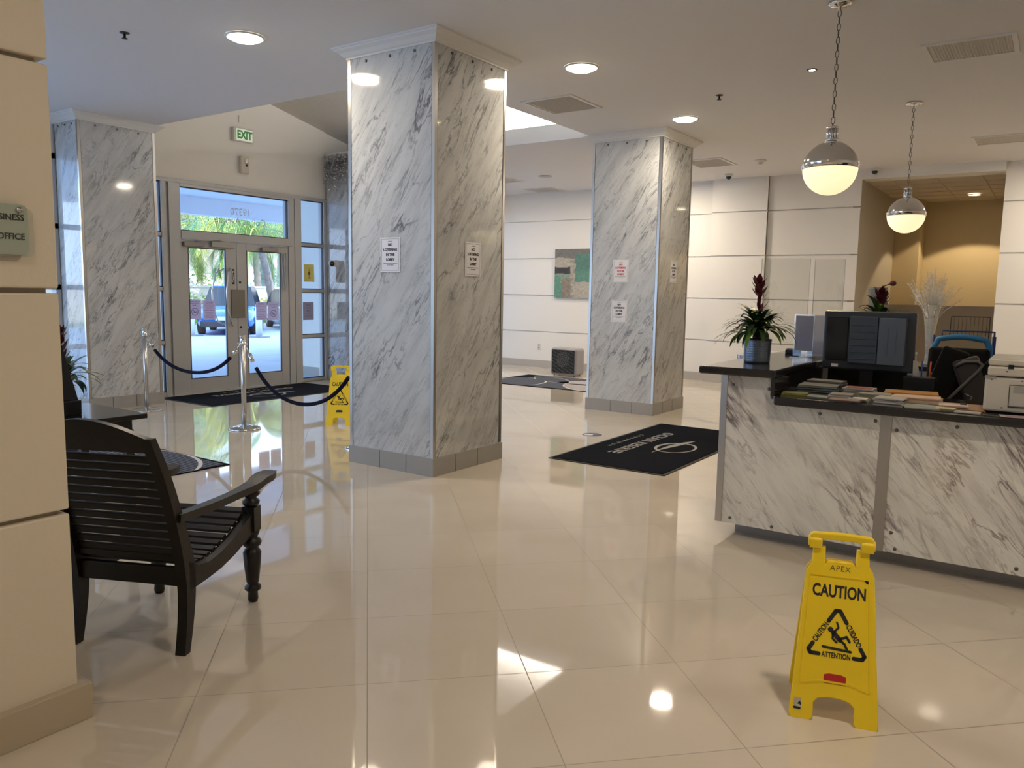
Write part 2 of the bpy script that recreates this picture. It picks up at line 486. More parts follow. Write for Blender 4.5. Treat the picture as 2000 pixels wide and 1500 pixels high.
def window(name, x0, x1, z0, z1, zb=()):
    g = MB(); gasket(g, x0, x1, z0, z1); o = struct(g.build(name, alu_dark)); pane('glass_pane', x0+.004, x1-.004, z0+.004, z1-.004, parent=o); return o
win_t = window('window_1', 6.41, 8.25, 2.27, 2.86)
zc = [(.055, .715), (.765, 1.445), (1.495, 2.175), (2.225, 2.90)]
for i, (a, b) in enumerate(zc): window('window_%d' % (2+i), 8.50, 8.97, a, b)
for i, (a, b) in enumerate(zc): window('window_%d' % (6+i), 5.80, 6.13, a, b)
# far left window wall
w = MB()
for x in (.33, 1.45, 2.57, 3.69, 4.77): w.box(x-.03, x+.03, 9.98, 10.1, 0, 3.05)
for z in (.03, .74, 1.47, 2.20, 3.02): w.box(.3, 4.8, 9.98, 10.08, z-.03, z+.03)
for x in (10.0, 11.15, 12.3, 13.4): w.box(x-.03, x+.03, 9.98, 10.1, 0, 3.0)
for z in (.03, .74, 1.47, 2.20, 2.97): w.box(9.97, 13.5, 9.98, 10.08, z-.03, z+.03)
struct(w.build('trim_2', alu_m))
pane('window_12', 9.97, 13.5, .03, 2.97)['kind'] = 'structure'
pane('window_10', .3, 4.8, 0.03, 3.02)['kind'] = 'structure'

def door(name, x0, x1, hinge_right):
    d = MB(); s = .105
    if hinge_right: gx0, gx1 = x0+.17, x1-.15
    else: gx0, gx1 = x0+.10, x1-.18
    gz0, gz1 = .21, 2.045
    d.box(x0, gx0, 9.985, 10.03, .02, 2.15); d.box(gx1, x1, 9.985, 10.03, .02, 2.15)
    d.box(gx0, gx1, 9.985, 10.03, .02, gz0); d.box(gx0, gx1, 9.985, 10.03, gz1, 2.15)
    o = struct(d.build(name, alu_m, bevel=.003))
    g = MB(); gasket(g, gx0, gx1, gz0, gz1, 9.982, 10.0, .010); g.build('gasket', alu_dark, o)
    pane('glass_pane', gx0, gx1, gz0, gz1, 10.005, o)
    return o, gx0, gx1
dL, glx0, glx1 = door('door_1', 6.415, 7.295, False)
dR, grx0, grx1 = door('door_2', 7.303, 8.245, True)
def closer(parent, x0, x1, z, sgn):
    c = MB(); c.box(x0, x1, 9.93, 9.984, z-.03, z+.03); c.build('door_closer', mat('closer_grey', (.28, .26, .24), .4, .6), parent, bevel=.004)
    c = MB(); xa = (x0+x1)/2; c.tube([(xa, 9.94, z+.04), (xa+sgn*.25, 9.86, z+.07), (xa+sgn*.42, 9.95, z+.085)], .009, 6); c.build('closer_arm', steel_m, parent)
closer(dL, 6.43, 6.75, 2.09, 1); closer(dR, 7.72, 8.02, 2.08, 1)
c = MB(); c.box(6.86, 7.24, 9.93, 9.984, 2.07, 2.15); c.build('sensor_housing', mat('sensor_grey', (.40, .39, .36), .5), dL, bevel=.005)
c = MB(); c.tube([(7.19, 9.985, 1.78), (7.12, 9.93, 1.72), (7.06, 9.90, 1.45), (7.07, 9.90, 1.2), (7.14, 9.93, 1.0), (7.21, 9.985, .94)], .010, 8); c.build('pull_handle', chrome_m, dL)
c = MB(); c.tube([(7.13, 10.04, 1.78), (7.02, 10.10, 1.70), (6.97, 10.12, 1.45), (6.98, 10.12, 1.2), (7.05, 10.10, 1.0), (7.16, 10.04, .94)], .010, 8); c.build('pull_handle', chrome_m, dL)
c = MB(); c.box(7.19, 7.42, 9.968, 9.984, 1.06, 1.47); c.build('lock_cover_plate', mat('lock_plate', (.20, .185, .165), .45, .5), dR, bevel=.003)
for z in (1.58, .92, .72):
    c = MB(); c.lathe([(.017, 0), (.014, .012)], 12, T=Matrix.Translation((7.35, 9.984, z)) @ Matrix.Rotation(PI/2, 4, 'X')); c.build('lock_cylinder', alu_dark, dR)
c = MB(); c.box(8.14, 8.155, 9.95, 9.965, 1.5, 2.03); c.tube([(8.10, 9.96, 2.04), (8.11, 9.94, 1.55), (8.14, 9.94, 1.46), (8.17, 9.94, 1.55), (8.18, 9.96, 2.05)], .008, 6); c.build('hold_open_rod', alu_m, dR)
# push sticker
c = MB(); T = frame((7.235, 9.983, 1.66), (1, 0, 0), (0, 0, 1)); c.box(-.022, .022, -.11, .11, 0, .001, T=T)
stk = tag(c.build('push_sticker', ink_m), 'narrow black PUSH sticker on the left door frame above the pull handle', 'sticker')
text('lettering', 'P\nU\nS\nH', .05, paper_m, stk, frame((7.235, 9.9815, 1.657), (1, 0, 0), (0, 0, 1)), .02, .0003, line=.86)
# house number on the transom glass, seen from behind
num_m = mat('frosted_vinyl', (.62, .70, .90), .6)
o = text('house_number', '19370', .145, num_m, None, frame((7.42, 10.028, 2.60), (-1, 0, 0), (0, 0, 1)), 0, .0004)
tag(o, 'pale vinyl street number 19370 on the glass above the doors, seen reversed', 'lettering')
o = text('street_name', 'Collins Avenue', .145, num_m, None, frame((7.42, 10.028, 2.47), (-1, 0, 0), (0, 0, 1)), 0, .0004)
tag(o, 'pale vinyl street name under the number on the glass above the doors', 'lettering')

def sheet(name, label, cat, T, w_, h_, m, lines=(), border=True, ring=False, group=None, thick=.0015):
    """paper notice in local XY centred on T; lines = [(text, size, y, mat, bold)]"""
    s = MB(); s.box(-w_/2, w_/2, -h_/2, h_/2, 0, thick, T=T)
    o = tag(s.build(name, m), label, cat, group)
    if border:
        b = MB(); t = .0018; x, y = w_/2-.012, h_/2-.012
        for a in ((-x, x, y-t, y), (-x, x, -y, -y+t), (-x, -x+t, -y, y), (x-t, x, -y, y)): b.box(*a, thick, thick+.0004, T=T)
        b.build('border_line', ink_m, o)
    for i, (s_, sz, y, mm, bold) in enumerate(lines):
        text('lettering', s_, sz, mm, o, T @ Matrix.Translation((0, y, thick+.0003)), bold, .0003)
    return o
def loiter(label, T, ink=None, group=None):
    ink = ink or ink_m
    L = [('ATTENTION', .009, .108, ink_m, .01), ('NO', .030, .080, ink, .05), ('LOITERING', .030, .040, ink, .05), ('IN THE', .030, .000, ink, .05), ('LOBBY', .030, -.040, ink, .05),
         ('THANK YOU FOR YOUR COOPERATION', .0085, -.070, ink_m, .01), ('THE MANAGEMENT', .0085, -.084, ink_m, .01)]
    o = sheet('no_loitering_notice', label, 'notice', T, .216, .28, paper_m, L, group=group)
    c = MB(); c.box(-.104, -.1035, -.14, -.139, 0, .001, T=T)
    return o
# ------------------------------------------------------------------ marble columns
def column(x0, y0, sx, sy, label, pt=3.39, bt=.15, crown=True, bolts=True):
    t = thing('marble_column', label, 'column', (x0, y0, 0), 0, 'marble clad square columns')
    x1, y1 = sx, sy
    c = MB(); c.box(.02 if crown else .004, x1-.02, .02 if crown else .004, y1-.02, 0, CZ if crown else 3.68); c.build('core', crown_m, t)
    for nm, a in (('x', (0, .02, .03, y1-.03)), ('X', (x1-.02, x1, .03, y1-.03)), ('y', (.03, x1-.03, 0, .02)), ('Y', (.03, x1-.03, y1-.02, y1))):
        p = MB(); p.box(*a, bt, pt); p.build('marble_panel', marble_m, t)
    for cx, cy in ((0, 0), (x1, 0), (0, y1), (x1, y1)):
        e = MB(); dx = .028 if cx == 0 else -.028; dy = .028 if cy == 0 else -.028; o_ = .004
        ex = -o_ if cx == 0 else o_; ey = -o_ if cy == 0 else o_
        e.box(cx+ex, cx+dx, cy+ey, cy+dy, bt, pt); e.build('corner_trim', steel_m, t)
        g = MB()
        for gx, gy in ((cx+dx, cy), (cx, cy+dy)): g.box(gx-.003, gx+.003, gy-.003+(0 if gy == cy else 0), gy+.003, bt, pt)
        g.build('dark_joint', alu_dark, t)
    b = MB(); b.box(-.012, x1+.012, -.012, y1+.012, 0, bt)
    bb = b.build('base_tile_band', base_grey_m, t)
    b = MB()
    for k in (.30, .62): b.box(x1*k-.002, x1*k+.002, -.0135, -.011, 0, bt); b.box(-.0135, -.011, y1*k-.002, y1*k+.002, 0, bt)
    b.build('tile_joint', alu_dark, bb)
    # crown moulding
    cr = MB(); prof = [(.0, pt), (.012, pt), (.012, pt+.012), (.03, pt+.02), (.055, pt+.045), (.085, pt+.062), (.09, pt+.072), (.10, pt+.075), (.10, CZ)]
    ring = []
    for d, z in prof: ring.append([(-d, -d, z), (x1+d, -d, z), (x1+d, y1+d, z), (-d, y1+d, z)])
    vs = [p for r in ring for p in r]; fs = []
    for k in range(len(ring)-1):
        for i in range(4): j = (i+1) % 4; fs.append((k*4+i, k*4+j, k*4+4+j, k*4+4+i))
    fs.append((3, 2, 1, 0)); cr.add(vs, fs)
    if crown: cr.build('crown_moulding', crown_m, t)
    if bolts:
        for k in (.22, .5, .78):
            for T in (Matrix.Translation((x1*k, 0, pt-.035)) @ Matrix.Rotation(PI/2, 4, 'X'), Matrix.Translation((0, y1*k, pt-.035)) @ Matrix.Rotation(-PI/2, 4, 'Y')):
                h = MB(); h.lathe([(.012, -.002), (.012, .006), (.007, .010)], 12, T=T); h.build('panel_bolt', mat('bolt_grey', (.16, .15, .14), .35, .8), t)
    return t
column(4.80, 4.08, .94, .94, 'large marble column in the centre with two black lettered notices')
column(9.00, 4.08, .94, .94, 'farther marble column right of centre with one red and two black notices')
column(4.80, 9.44, .94, .56, 'marble column at the left beside the entrance, behind the rope barrier')
column(9.03, 9.44, .94, .56, 'marble column right of the entrance doors, mostly behind the central column', pt=3.35, crown=False, bolts=False)
loiter('no loitering notice on the left face of the central column', frame((4.798, 4.545, 1.79), (0, -1, -.0), (0, 0, 1)))
loiter('no loitering notice on the right face of the central column', frame((5.30, 4.078, 1.77), (1, 0, 0), (0, 0, 1)))
loiter('no loitering notice lettered in red, upper one on the farther column', frame((8.998, 4.58, 1.79), (0, -1, 0), (0, 0, 1)), red_ink)
loiter('no loitering notice in black, below the red one on the farther column', frame((8.998, 4.585, 1.29), (0, -1, 0), (0, 0, 1)))
loiter('no loitering notice on the shaded right face of the farther column', frame((9.48, 4.078, 1.80), (1, 0, 0), (0, 0, 1)))

# ------------------------------------------------------------------ notices on the entrance glass
def backlit_paper(name, c):
    m = bpy.data.materials.new(name); m.use_nodes = True; nt = m.node_tree; nt.nodes.remove(nt.nodes['Principled BSDF'])
    a = nt.nodes.new('ShaderNodeBsdfDiffuse'); a.inputs[0].default_value = (*c, 1); b = nt.nodes.new('ShaderNodeBsdfTranslucent'); b.inputs[0].default_value = (*c, 1)
    mx = nt.nodes.new('ShaderNodeMixShader'); nt.links.new(a.outputs[0], mx.inputs[1]); nt.links.new(b.outputs[0], mx.inputs[2]); nt.links.new(mx.outputs[0], nt.nodes['Material Output'].inputs[0]); return m
lilac = backlit_paper('paper_back', (.72, .67, .80))
faint_b = mat('faint_print', (.22, .20, .36), .8); faint_r = mat('faint_red_print', (.42, .18, .28), .8)
def door_notice(label, x, z, w_, h_, kind, flip=-1):
    T = frame((x, 10.000, z), (1, 0, 0), (0, 0, 1))
    s = MB(); s.box(-w_/2, w_/2, -h_/2, h_/2, 0, .0012, T=T)
    o = tag(s.build('door_notice', lilac), label, 'notice')
    Tm = T @ Matrix.Scale(flip, 4, (1, 0, 0))
    if kind == 'logo':
        for i, (t_, y) in enumerate((('NO SOLICITING', .105), ('PLEASE WEAR', .080), ('A MASK', .055))): text('lettering', t_, .022, faint_b, o, Tm @ Matrix.Translation((0, y, .0013)), .02, .0002)
        plate('round_emblem', [ell(0, -.035, .055, .055, 28), ell(0, -.035, .045, .045, 28)], .0005, faint_b, o, T @ Matrix.Translation((0, 0, .0016)))
        b = MB(); stroke(b, [(-.03, -.012), (.03, -.058)], .009, .0013, .0018, T=T); stroke(b, [(-.02, -.04), (0, -.05), (.02, -.03)], .01, .0013, .0018, T=T); b.build('emblem_bar', faint_b, o)
    else:
        text('lettering', 'NOTICE', .032, faint_r, o, Tm @ Matrix.Translation((0, .105, .0013)), .03, .0002)
        b = MB()
        for i in range(8):
            ww = .078-.012*(i % 3); b.box(-ww, ww, .07-i*.026, .075-i*.026, .0012, .0017, T=T)
        b.build('print_lines', faint_r if kind == 'red' else faint_b, o)
    return o
door_notice('lilac-backed notice with a round emblem, left pane of the left door', 6.605, 1.19, .20, .275, 'logo')
door_notice('lilac-backed notice with red heading, on the left door beside the pull handle', 6.835, 1.175, .20, .275, 'red')
door_notice('lilac-backed notice with red heading, on the right door beside the lock plate', 7.735, 1.155, .20, .275, 'red')
door_notice('lilac-backed notice with a round emblem, at the right edge of the right door', 7.955, 1.15, .20, .275, 'logo')
yp = backlit_paper('yellow_poster', (.80, .68, .28)); br = mat('poster_brown', (.38, .20, .05), .8)
T = frame((8.69, 10.02, 1.755), (1, 0, 0), (0, 0, 1))
s = MB(); s.box(-.105, .105, -.14, .14, 0, .0015, T=T); o = tag(s.build('yellow_poster', yp), 'yellow poster on the side window right of the doors', 'poster')
s = MB(); s.box(-.03, .03, .075, .085, .0015, .002, T=T); s.box(-.006, .006, -.08, .06, .0015, .002, T=T); s.box(-.03, .03, -.085, -.072, .0015, .002, T=T); s.box(-.022, .022, -.03, .02, .0015, .002, T=T); s.build('poster_print', br, o)
T = frame((8.665, 10.02, 1.145), (1, 0, 0), (0, 0, 1))
o = tag(sheet('side_window_notice', '', 'notice', T, .22, .29, backlit_paper('grey_notice', (.46, .44, .50)), [('PLEASE', .03, .095, faint_b, .03), ('WEAR A', .03, .05, faint_b, .03), ('MASK', .03, .005, faint_b, .03), ('IN ALL', .026, -.04, faint_r, .03), ('COMMON AREAS', .018, -.08, faint_r, .03)], False), 'grey lettered notice on the side window, below the yellow poster', 'notice')

# ------------------------------------------------------------------ over-door fittings
t = thing('exit_sign', 'green lettered EXIT sign high above the entrance doors', 'exit sign', (7.44, 9.985, 3.70))
s = MB(); s.box(-.17, .17, -.045, .014, -.095, .095); s.build('housing', mat('sign_cream', (.66, .64, .60), .5), t, bevel=.006)
s = MB(); s.box(-.125, .145, -.048, -.045, -.080, .080); s.build('sign_face', mat('sign_face_lit', (.62, .68, .55), .5, emit=(.70, .80, .62), estr=.25), t)
text('lettering', 'EXIT', .155, mat('exit_green', (.0, .22, .03), .5, emit=(0, .5, .05), estr=.03), t, frame((.01, -.050, -.004), (1, 0, 0), (0, 0, 1)), .04, .001, sx=.80)
t = thing('alarm_horn', 'cream wall alarm horn strobe below the exit sign', 'alarm', (7.455, 9.985, 3.28))
s = MB(); s.box(-.07, .07, -.045, .015, -.125, .125); s.build('housing', mat('alarm_cream', (.60, .56, .46), .5), t, bevel=.012)
s = MB(); s.box(-.01, .045, -.052, -.045, .02, .085); s.build('strobe_lens', mat('strobe', (.2, .19, .17), .2), t, bevel=.004)
s = MB(); s.lathe([(.018, 0), (.018, .006)], 14, T=Matrix.Translation((.02, -.045, .0)) @ Matrix.Rotation(PI/2, 4, 'X')); s.build('horn_grille', alu_dark, t)
t = thing('wall_patch_box', 'small blank square patch on the wall above the exit sign', 'wall plate', (7.46, 9.985, 3.93))
s = MB(); s.box(-.06, .06, 0, .014, -.05, .05); s.build('plate', wall_m, t)
# bullet camera on the right column
t = thing('bullet_camera', 'white bullet security camera on the column right of the doors', 'camera', (9.03, 9.76, 1.92))
s = MB(); T = Matrix.Translation((0, 0, 0)) @ Matrix.Rotation(-PI/2, 4, 'Y')
s.lathe([(.055, 0), (.055, .02), (.03, .03), (.03, .06)], 18, T=T); s.build('mount', white_m, t)
s = MB(); A = Matrix.Translation((-.07, 0, 0)) @ Matrix.Rotation(math.radians(-100), 4, 'Y') @ Matrix.Rotation(math.radians(55), 4, 'X')
A = Matrix.Translation((-.07, .02, 0)) @ Vector((-.62, -.76, -.1)).to_track_quat('Z', 'Y').to_matrix().to_4x4()
s.lathe([(.035, -.03), (.052, -.01), (.052, .07), (.046, .085)], 18, T=A); s.build('body', white_m, t)
s = MB(); s.lathe([(.04, .084), (.036, .095)], 18, T=A); s.build('lens', black_gloss, t)
# tinsel on top of the right column
random.seed(3)
s = MB()
for i in range(1500):
    y = 9.46+random.random()*.5; z = 3.64-abs(random.gauss(0, .24)); 
    if z < 2.95: continue
    c = Vector((9.015-random.random()*.05, y, z)); d = Vector((random.uniform(-1, 1), random.uniform(-1, 1), random.uniform(-1, 1))).normalized()
    e = d.orthogonal().normalized(); L = random.uniform(.012, .03); W = .006
    s.add([c-d*L-e*W, c+d*L-e*W, c+d*L+e*W, c-d*L+e*W], [(0, 1, 2, 3)])
o = tag(s.build('silver_tinsel', mat('tinsel_silver', (.95, .94, .96), .22, .75)), 'glittering silver tinsel at the top of the column right of the doors', 'decoration'); o['kind'] = 'stuff'

# ------------------------------------------------------------------ ceiling fittings
def downlight(x, y, label, power=20, seen=True):
    t = thing('downlight', label, 'ceiling light', (x, y, CZ), 0, 'round recessed downlights')
    s = MB(); s.lathe([(.150, -.001), (.155, -.010), (.138, -.014), (.132, -.004)], 36, cap=False); s.build('trim_ring', crown_m, t)
    s = MB(); s.lathe([(.001, -.040), (.05, -.038), (.10, -.030), (.126, -.016), (.132, -.005)], 36, cap=False); s.build('diffuser', lamp_m, t)
    l = light('downlight_lamp', 'AREA', (0, 0, -.046), power, HALF, .22); l.parent = t
    return t
downlight(4.14, 5.49, 'round downlight over the area before the entrance, leftmost lit')
downlight(6.25, 3.63, 'round downlight just right of the central column')
downlight(8.61, 3.64, 'round downlight above the farther marble column')
for i, (x, y) in enumerate(((2.4, -.1), (-.8, .9), (4.3, -1.8), (12.3, -.35), (12.2, 5.85), (11.2, 8.8))):  # unseen downlights, several added only to brighten the desk front and painting wall
    downlight(x, y, 'unseen round downlight added to light the lobby', (26, 9, 5, 34, 40, 36)[i])
def vent(x0, x1, y0, y1, label, slats=10):
    t = thing('ceiling_vent', label, 'vent', ((x0+x1)/2, (y0+y1)/2, CZ), 0, 'square ceiling vents')
    a, b = (x1-x0)/2, (y1-y0)/2; f = .035
    s = MB()
    for q in ((-a-f, a+f, b, b+f), (-a-f, a+f, -b-f, -b), (-a-f, -a, -b, b), (a, a+f, -b, b)): s.box(*q, -.012, 0)
    s.build('frame', crown_m, t)
    s = MB(); s.box(-a, a, -b, b, -.003, 0)
    n = int(2*b/.022)
    for i in range(n): s.box(-a, a, -b+.022*i+.004, -b+.022*i+.012, -.009, -.003)
    s.build('grille', vent_m, t)
vent(7.05, 7.65, 4.22, 4.77, 'grey ceiling vent between the two main marble columns')
vent(7.14, 7.62, .46, 1.03, 'large ceiling vent nearest the top right above the desk')
vent(11.36, 11.88, .45, 1.03, 'ceiling vent beyond the smaller pendant lamp at the right')
vent(11.28, 11.93, 4.22, 4.75, 'ceiling vent just right of the farther marble column')
vent(12.84, 13.33, 8.10, 8.66, 'far ceiling vent in front of the painting wall')
vent(11.40, 11.93, 8.10, 8.70, 'far ceiling vent beside the central column edge, nearer one')
def sprinkler(x, y, label):
    t = thing('sprinkler', label, 'sprinkler', (x, y, CZ), 0, 'ceiling sprinklers')
    s = MB(); s.lathe([(.038, 0), (.036, -.005), (.012, -.010)], 18); s.build('escutcheon', mat('dark_bronze', (.06, .05, .05), .4, .6), t)
    s = MB(); s.lathe([(.009, -.008), (.009, -.04), (.022, -.042), (.022, -.046)], 12); s.build('sprinkler_head', mat('dark_bronze'), t)
sprinkler(3.57, 6.23, 'small dark sprinkler on the ceiling at the upper left')
sprinkler(7.81, 2.95, 'small dark sprinkler on the ceiling near the farther downlight')
t = thing('spot_light', 'tiny bright ceiling spot left of the large pendant lamp', 'ceiling light', (7.36, 1.95, CZ))
s = MB(); s.lathe([(.045, 0), (.042, -.006), (.03, -.008)], 20, cap=False); s.build('trim_ring', mat('dark_bronze'), t)
s = MB(); s.lathe([(.001, -.008), (.026, -.006)], 20, cap=False); s.build('bulb', mat('spot_bulb', (1, 1, 1), .5, emit=(1, .75, .45), estr=25), t)
l = light('spot_lamp', 'SPOT', (0, 0, -.03), 60, WARM, .02, target=(-1.2, -.3, -3)); l.parent = t
t = thing('smoke_detector', 'white smoke detector on the ceiling above the desk wall', 'detector', (11.75, 3.77, CZ))
s = MB(); s.lathe([(.085, 0), (.085, -.015), (.06, -.03), (.03, -.032), (.03, -.06), (.001, -.062)], 24); s.build('housing', crown_m, t)
t = thing('ceiling_speaker', 'flat round ceiling speaker left of the farther column', 'speaker', (11.61, 7.4, CZ))
s = MB(); s.lathe([(.12, 0), (.115, -.008), (.001, -.010)], 28); s.build('grille', mat('speaker_grille', (.5, .5, .5), .7), t)
def dome(x, y, label, z=CZ):
    t = thing('dome_camera', label, 'camera', (x, y, z), 0, 'small dome cameras')
    s = MB(); s.lathe([(.065, 0), (.065, -.03), (.055, -.04)], 20); s.build('housing', white_m, t)
    s = MB(); s.sphere((0, 0, -.045), .045, 16); s.build('lens_dome', black_gloss, t)
dome(12.82, 4.62, 'small white dome camera with black lens, left one above the back wall')
dome(13.30, 2.50, 'small white dome camera with black lens at the niche corner')
# cove lamp on the recess ledge
t = thing('cove_light', 'bright cove lamp on the ledge of the raised ceiling recess', 'ceiling light', (9.55, 6.3, 3.69))
s = MB(); s.box(-.06, .06, -1.1, 1.1, 0, .05); s.build('housing', crown_m, t)
s = MB(); s.box(-.04, .04, -1.08, 1.08, .05, .06); s.build('diffuser', mat('cove_tube', (1, 1, 1), .5, emit=(1, .97, .92), estr=6), t)
l = light('cove_lamp', 'AREA', (0, 0, .075), 110, (1, .96, .90), .08, rot=(PI, math.radians(-12), 0), shape='RECTANGLE', size_y=2.1); l.parent = t
# niche ceiling lamp
t = thing('niche_downlight', 'small round lamp in the wood-toned niche ceiling', 'ceiling light', (16.05, 1.38, 3.33))
s = MB(); s.lathe([(.11, 0), (.11, -.012), (.09, -.014)], 24, cap=False); s.build('trim_ring', crown_m, t)
s = MB(); s.lathe([(.001, -.012), (.09, -.010)], 24, cap=False); s.build('diffuser', lamp_m, t)
l = light('niche_lamp', 'SPOT', (0, 0, -.03), 95, (1, .78, .50), .05, target=(0.001, 0, -1.9), spot=1.92, blend=.12); l.parent = t

# ------------------------------------------------------------------ pendant lamps
def pendant(x, y, zc, label):
    t = thing('globe_pendant', label, 'pendant lamp', (x, y, 0), 0, 'half chrome globe pendants')
    s = MB(); s.lathe([(.075, CZ), (.075, CZ-.02), (.05, CZ-.032), (.012, CZ-.034), (.012, CZ-.06)], 24); s.build('canopy', chrome_m, t)
    top = zc+.275
    s = MB(); z = CZ-.05; k = 0; L = .052
    while z > top+.01:
        c = Vector((0, 0, z-L/2)); pts = []
        for i in range(12):
            a = 2*PI*i/12; px = .011*math.cos(a); pz = (L/2-.004)*(1 if math.sin(a) > 0 else -1)*abs(math.sin(a))**.5
            pts.append((px, 0, c.z+pz) if k % 2 else (0, px, c.z+pz))
        s.tube(pts, .0028, 6, closed=True); z -= L*.84; k += 1
    s.build('chain', mat('chain_bronze', (.10, .085, .07), .35, .8), t)
    s = MB(); s.lathe([(.010, zc+.285), (.036, zc+.280), (.040, zc+.268), (.022, zc+.262)], 20)
    s.lathe([(.022, zc+.262), (.022, zc+.20)], 12)
    for i in range(8):
        a = 2*PI*i/8; s.tube([(.032*math.cos(a), .032*math.sin(a), zc+.268), (.032*math.cos(a), .032*math.sin(a), zc+.195)], .006, 6)
    s.lathe([(.042, zc+.20), (.044, zc+.19), (.030, zc+.175)], 20); s.build('neck', chrome_m, t)
    R = .182
    s = MB(); s.sphere((0, 0, zc), R, 40, z0=.03, z1=.995); s.lathe([(R+.004, zc+.030), (R+.004, zc-.004), (R-.004, zc-.006)], 40, cap=False)
    s.build('chrome_cap', chrome_m, t)
    s = MB(); s.sphere((0, 0, zc), R-.002, 40, z0=-.999, z1=.0); s.build('opal_bowl', globe_m, t)
    return t
pendant(5.81, 1.38, 2.385, 'nearer and larger-looking chrome and opal globe pendant')
pendant(9.08, 1.38, 2.355, 'farther smaller-looking chrome and opal globe pendant by the niche')

# ================================================================== FLOOR MATS
def logo_mat(label, x0, x1, y0, y1, group):
    cx, cy = (x0+x1)/2, (y0+y1)/2
    t = thing('entrance_mat', label, 'mat', (cx, cy, 0), 0, group)
    a, b = (x1-x0)/2, (y1-y0)/2
    s = MB(); s.box(-a, a, -b, b, 0, .006); s.build('rubber_edge', mat_rub, t)
    s = MB(); s.box(-a+.03, a-.03, -b+.03, b-.03, .006, .010); s.build('pile', mat_black, t)
    # reading direction is -X, text up is -Y
    T = frame((0, .21, .0105), (-1, 0, 0), (0, -1, 0))
    text('lettering', 'OCEAN RESERVE', .165, mat_logo, t, T, .012, .0006, space=1.08, sx=1.02)
    text('lettering', 'CONDOMINIUM', .06, mat_logo, t, frame((0, .40, .0105), (-1, 0, 0), (0, -1, 0)), .0, .0006, space=2.1)
    s = MB()
    n = 56
    def ringp(i, k): 
        an = 2*PI*i/n; wv = .030+.012*math.cos(an-.7)
        return (-.06+(.275-wv*k)*math.cos(an), -.17+(.195-wv*k)*math.sin(an))
    vs = [(*ringp(i, 0), .0107) for i in range(n)]+[(*ringp(i, 1.), .0107) for i in range(n)]
    s.add(vs, [(i, (i+1) % n, n+(i+1) % n, n+i) for i in range(n)])
    # swoosh across the ring
    p0 = Vector((-.42, -.08)); p1 = Vector((-.02, -.08)); p2 = Vector((.40, -.19))
    L = []; R = []
    for i in range(15):
        u = i/14; p = p0*(1-u)**2+p1*2*u*(1-u)+p2*u*u; d = ((p1-p0)*(1-u)+(p2-p1)*u).normalized(); nn = Vector((-d.y, d.x)); w = .004+.034*math.sin(PI*u**1.6)
        L.append((p.x+nn.x*w, p.y+nn.y*w, .0108)); R.append((p.x-nn.x*w, p.y-nn.y*w, .0108))
    s.strip(L, R); s.build('emblem', mat_logo, t)
    return t
logo_mat('black logo mat on the floor left of the reception desk', 6.02, 8.50, 2.60, 3.74, 'logo mats')
logo_mat('black logo mat lying right in front of the entrance doors', 5.95, 8.45, 8.70, 9.88, 'logo mats')
def striped():
    m = mat('striped_pile', (.2, .2, .22), .95)
    q = NT(m); tc = q.n('ShaderNodeTexCoord'); sp = q.n('ShaderNodeSeparateXYZ'); q.t.links.new(tc.outputs['Object'], sp.inputs[0])
    n = q.n('ShaderNodeTexNoise'); n.inputs['Scale'].default_value = 3; q.t.links.new(tc.outputs['Object'], n.inputs['Vector'])
    w = q.math('SINE', q.math('MULTIPLY', q.math('ADD', sp.outputs[0], q.math('MULTIPLY', n.outputs['Fac'], .05)), 170.))
    q.t.links.new(q.mixc(q.ramp(w, -.3, .5), (.012, .018, .040), (.13, .135, .16)), m.node_tree.nodes['Principled BSDF'].inputs['Base Color'])
    return m
str_m = striped(); leaf_m = mat('mat_pale_pile', (.40, .37, .37), .95, var=(40, .3)); out_m = mat('mat_white_line', (.66, .64, .63), .95)
def leaf_rug(label, x0, x1, y0, y1, leaves):
    cx, cy = (x0+x1)/2, (y0+y1)/2; a, b = (x1-x0)/2, (y1-y0)/2
    t = thing('patterned_mat', label, 'mat', (cx, cy, 0), 0, 'leaf patterned mats')
    s = MB(); s.box(-a, a, -b, b, 0, .008); s.build('backing', mat_black, t)
    s = MB()
    s.prism([(-a+.03, -b+.03), (a-.03, -b+.03), (a-.03, b-.4), (-a+.03, b-.03)], 'z', .008, .0085, 0)
    for (lx, ly, L, W, an, pale) in leaves:
        n = 20
        def P(k, off):
            out = []
            for i in range(n+1):
                u = i/n; x = (u-.5)*L; y = off*W*math.sin(PI*u)**.75*k
                px, py = lx+x*math.cos(an)-y*math.sin(an), ly+x*math.sin(an)+y*math.cos(an)
                out.append((max(-a+.01, min(a-.01, px)), max(-b+.01, min(b-.01, py))))
            return out
        for k, z, mi in ((1., .0090, 2), (.93, .0095, 1 if pale else 0)):
            A = [(x, y, z) for x, y in P(k, .5)]; B = [(x, y, z) for x, y in P(k, -.5)]; s.strip(A, B, mi)
    s.build('pile_pattern', [str_m, leaf_m, out_m], t)
leaf_rug('leaf patterned grey mat far off near the painting wall', 10.54, 12.06, 5.4, 7.95, [(-.35, -.7, 1.5, .8, 1.2, True), (.25, -.4, 1.3, .7, 1.9, True), (-.3, .75, 1.3, .9, .6, False), (.3, .5, 1.2, .5, 1.0, False)])
leaf_rug('striped grey mat with white curve beyond the wooden armchair', 2.3, 4.06, 5.71, 7.5, [(.35, -.4, 1.7, 1.0, 1.1, False), (-.4, .2, 1.4, .8, 1.6, True)])
s = MB(); s.lathe([(.105, 0), (.105, .001), (.0, .001)], 32, c=(7.35, 4.02, 0), cap=False)
dk = tag(s.build('floor_sticker', mat('sticker_blue', (.10, .11, .22), .5)), 'small round blue floor sticker near the black mat', 'sticker')
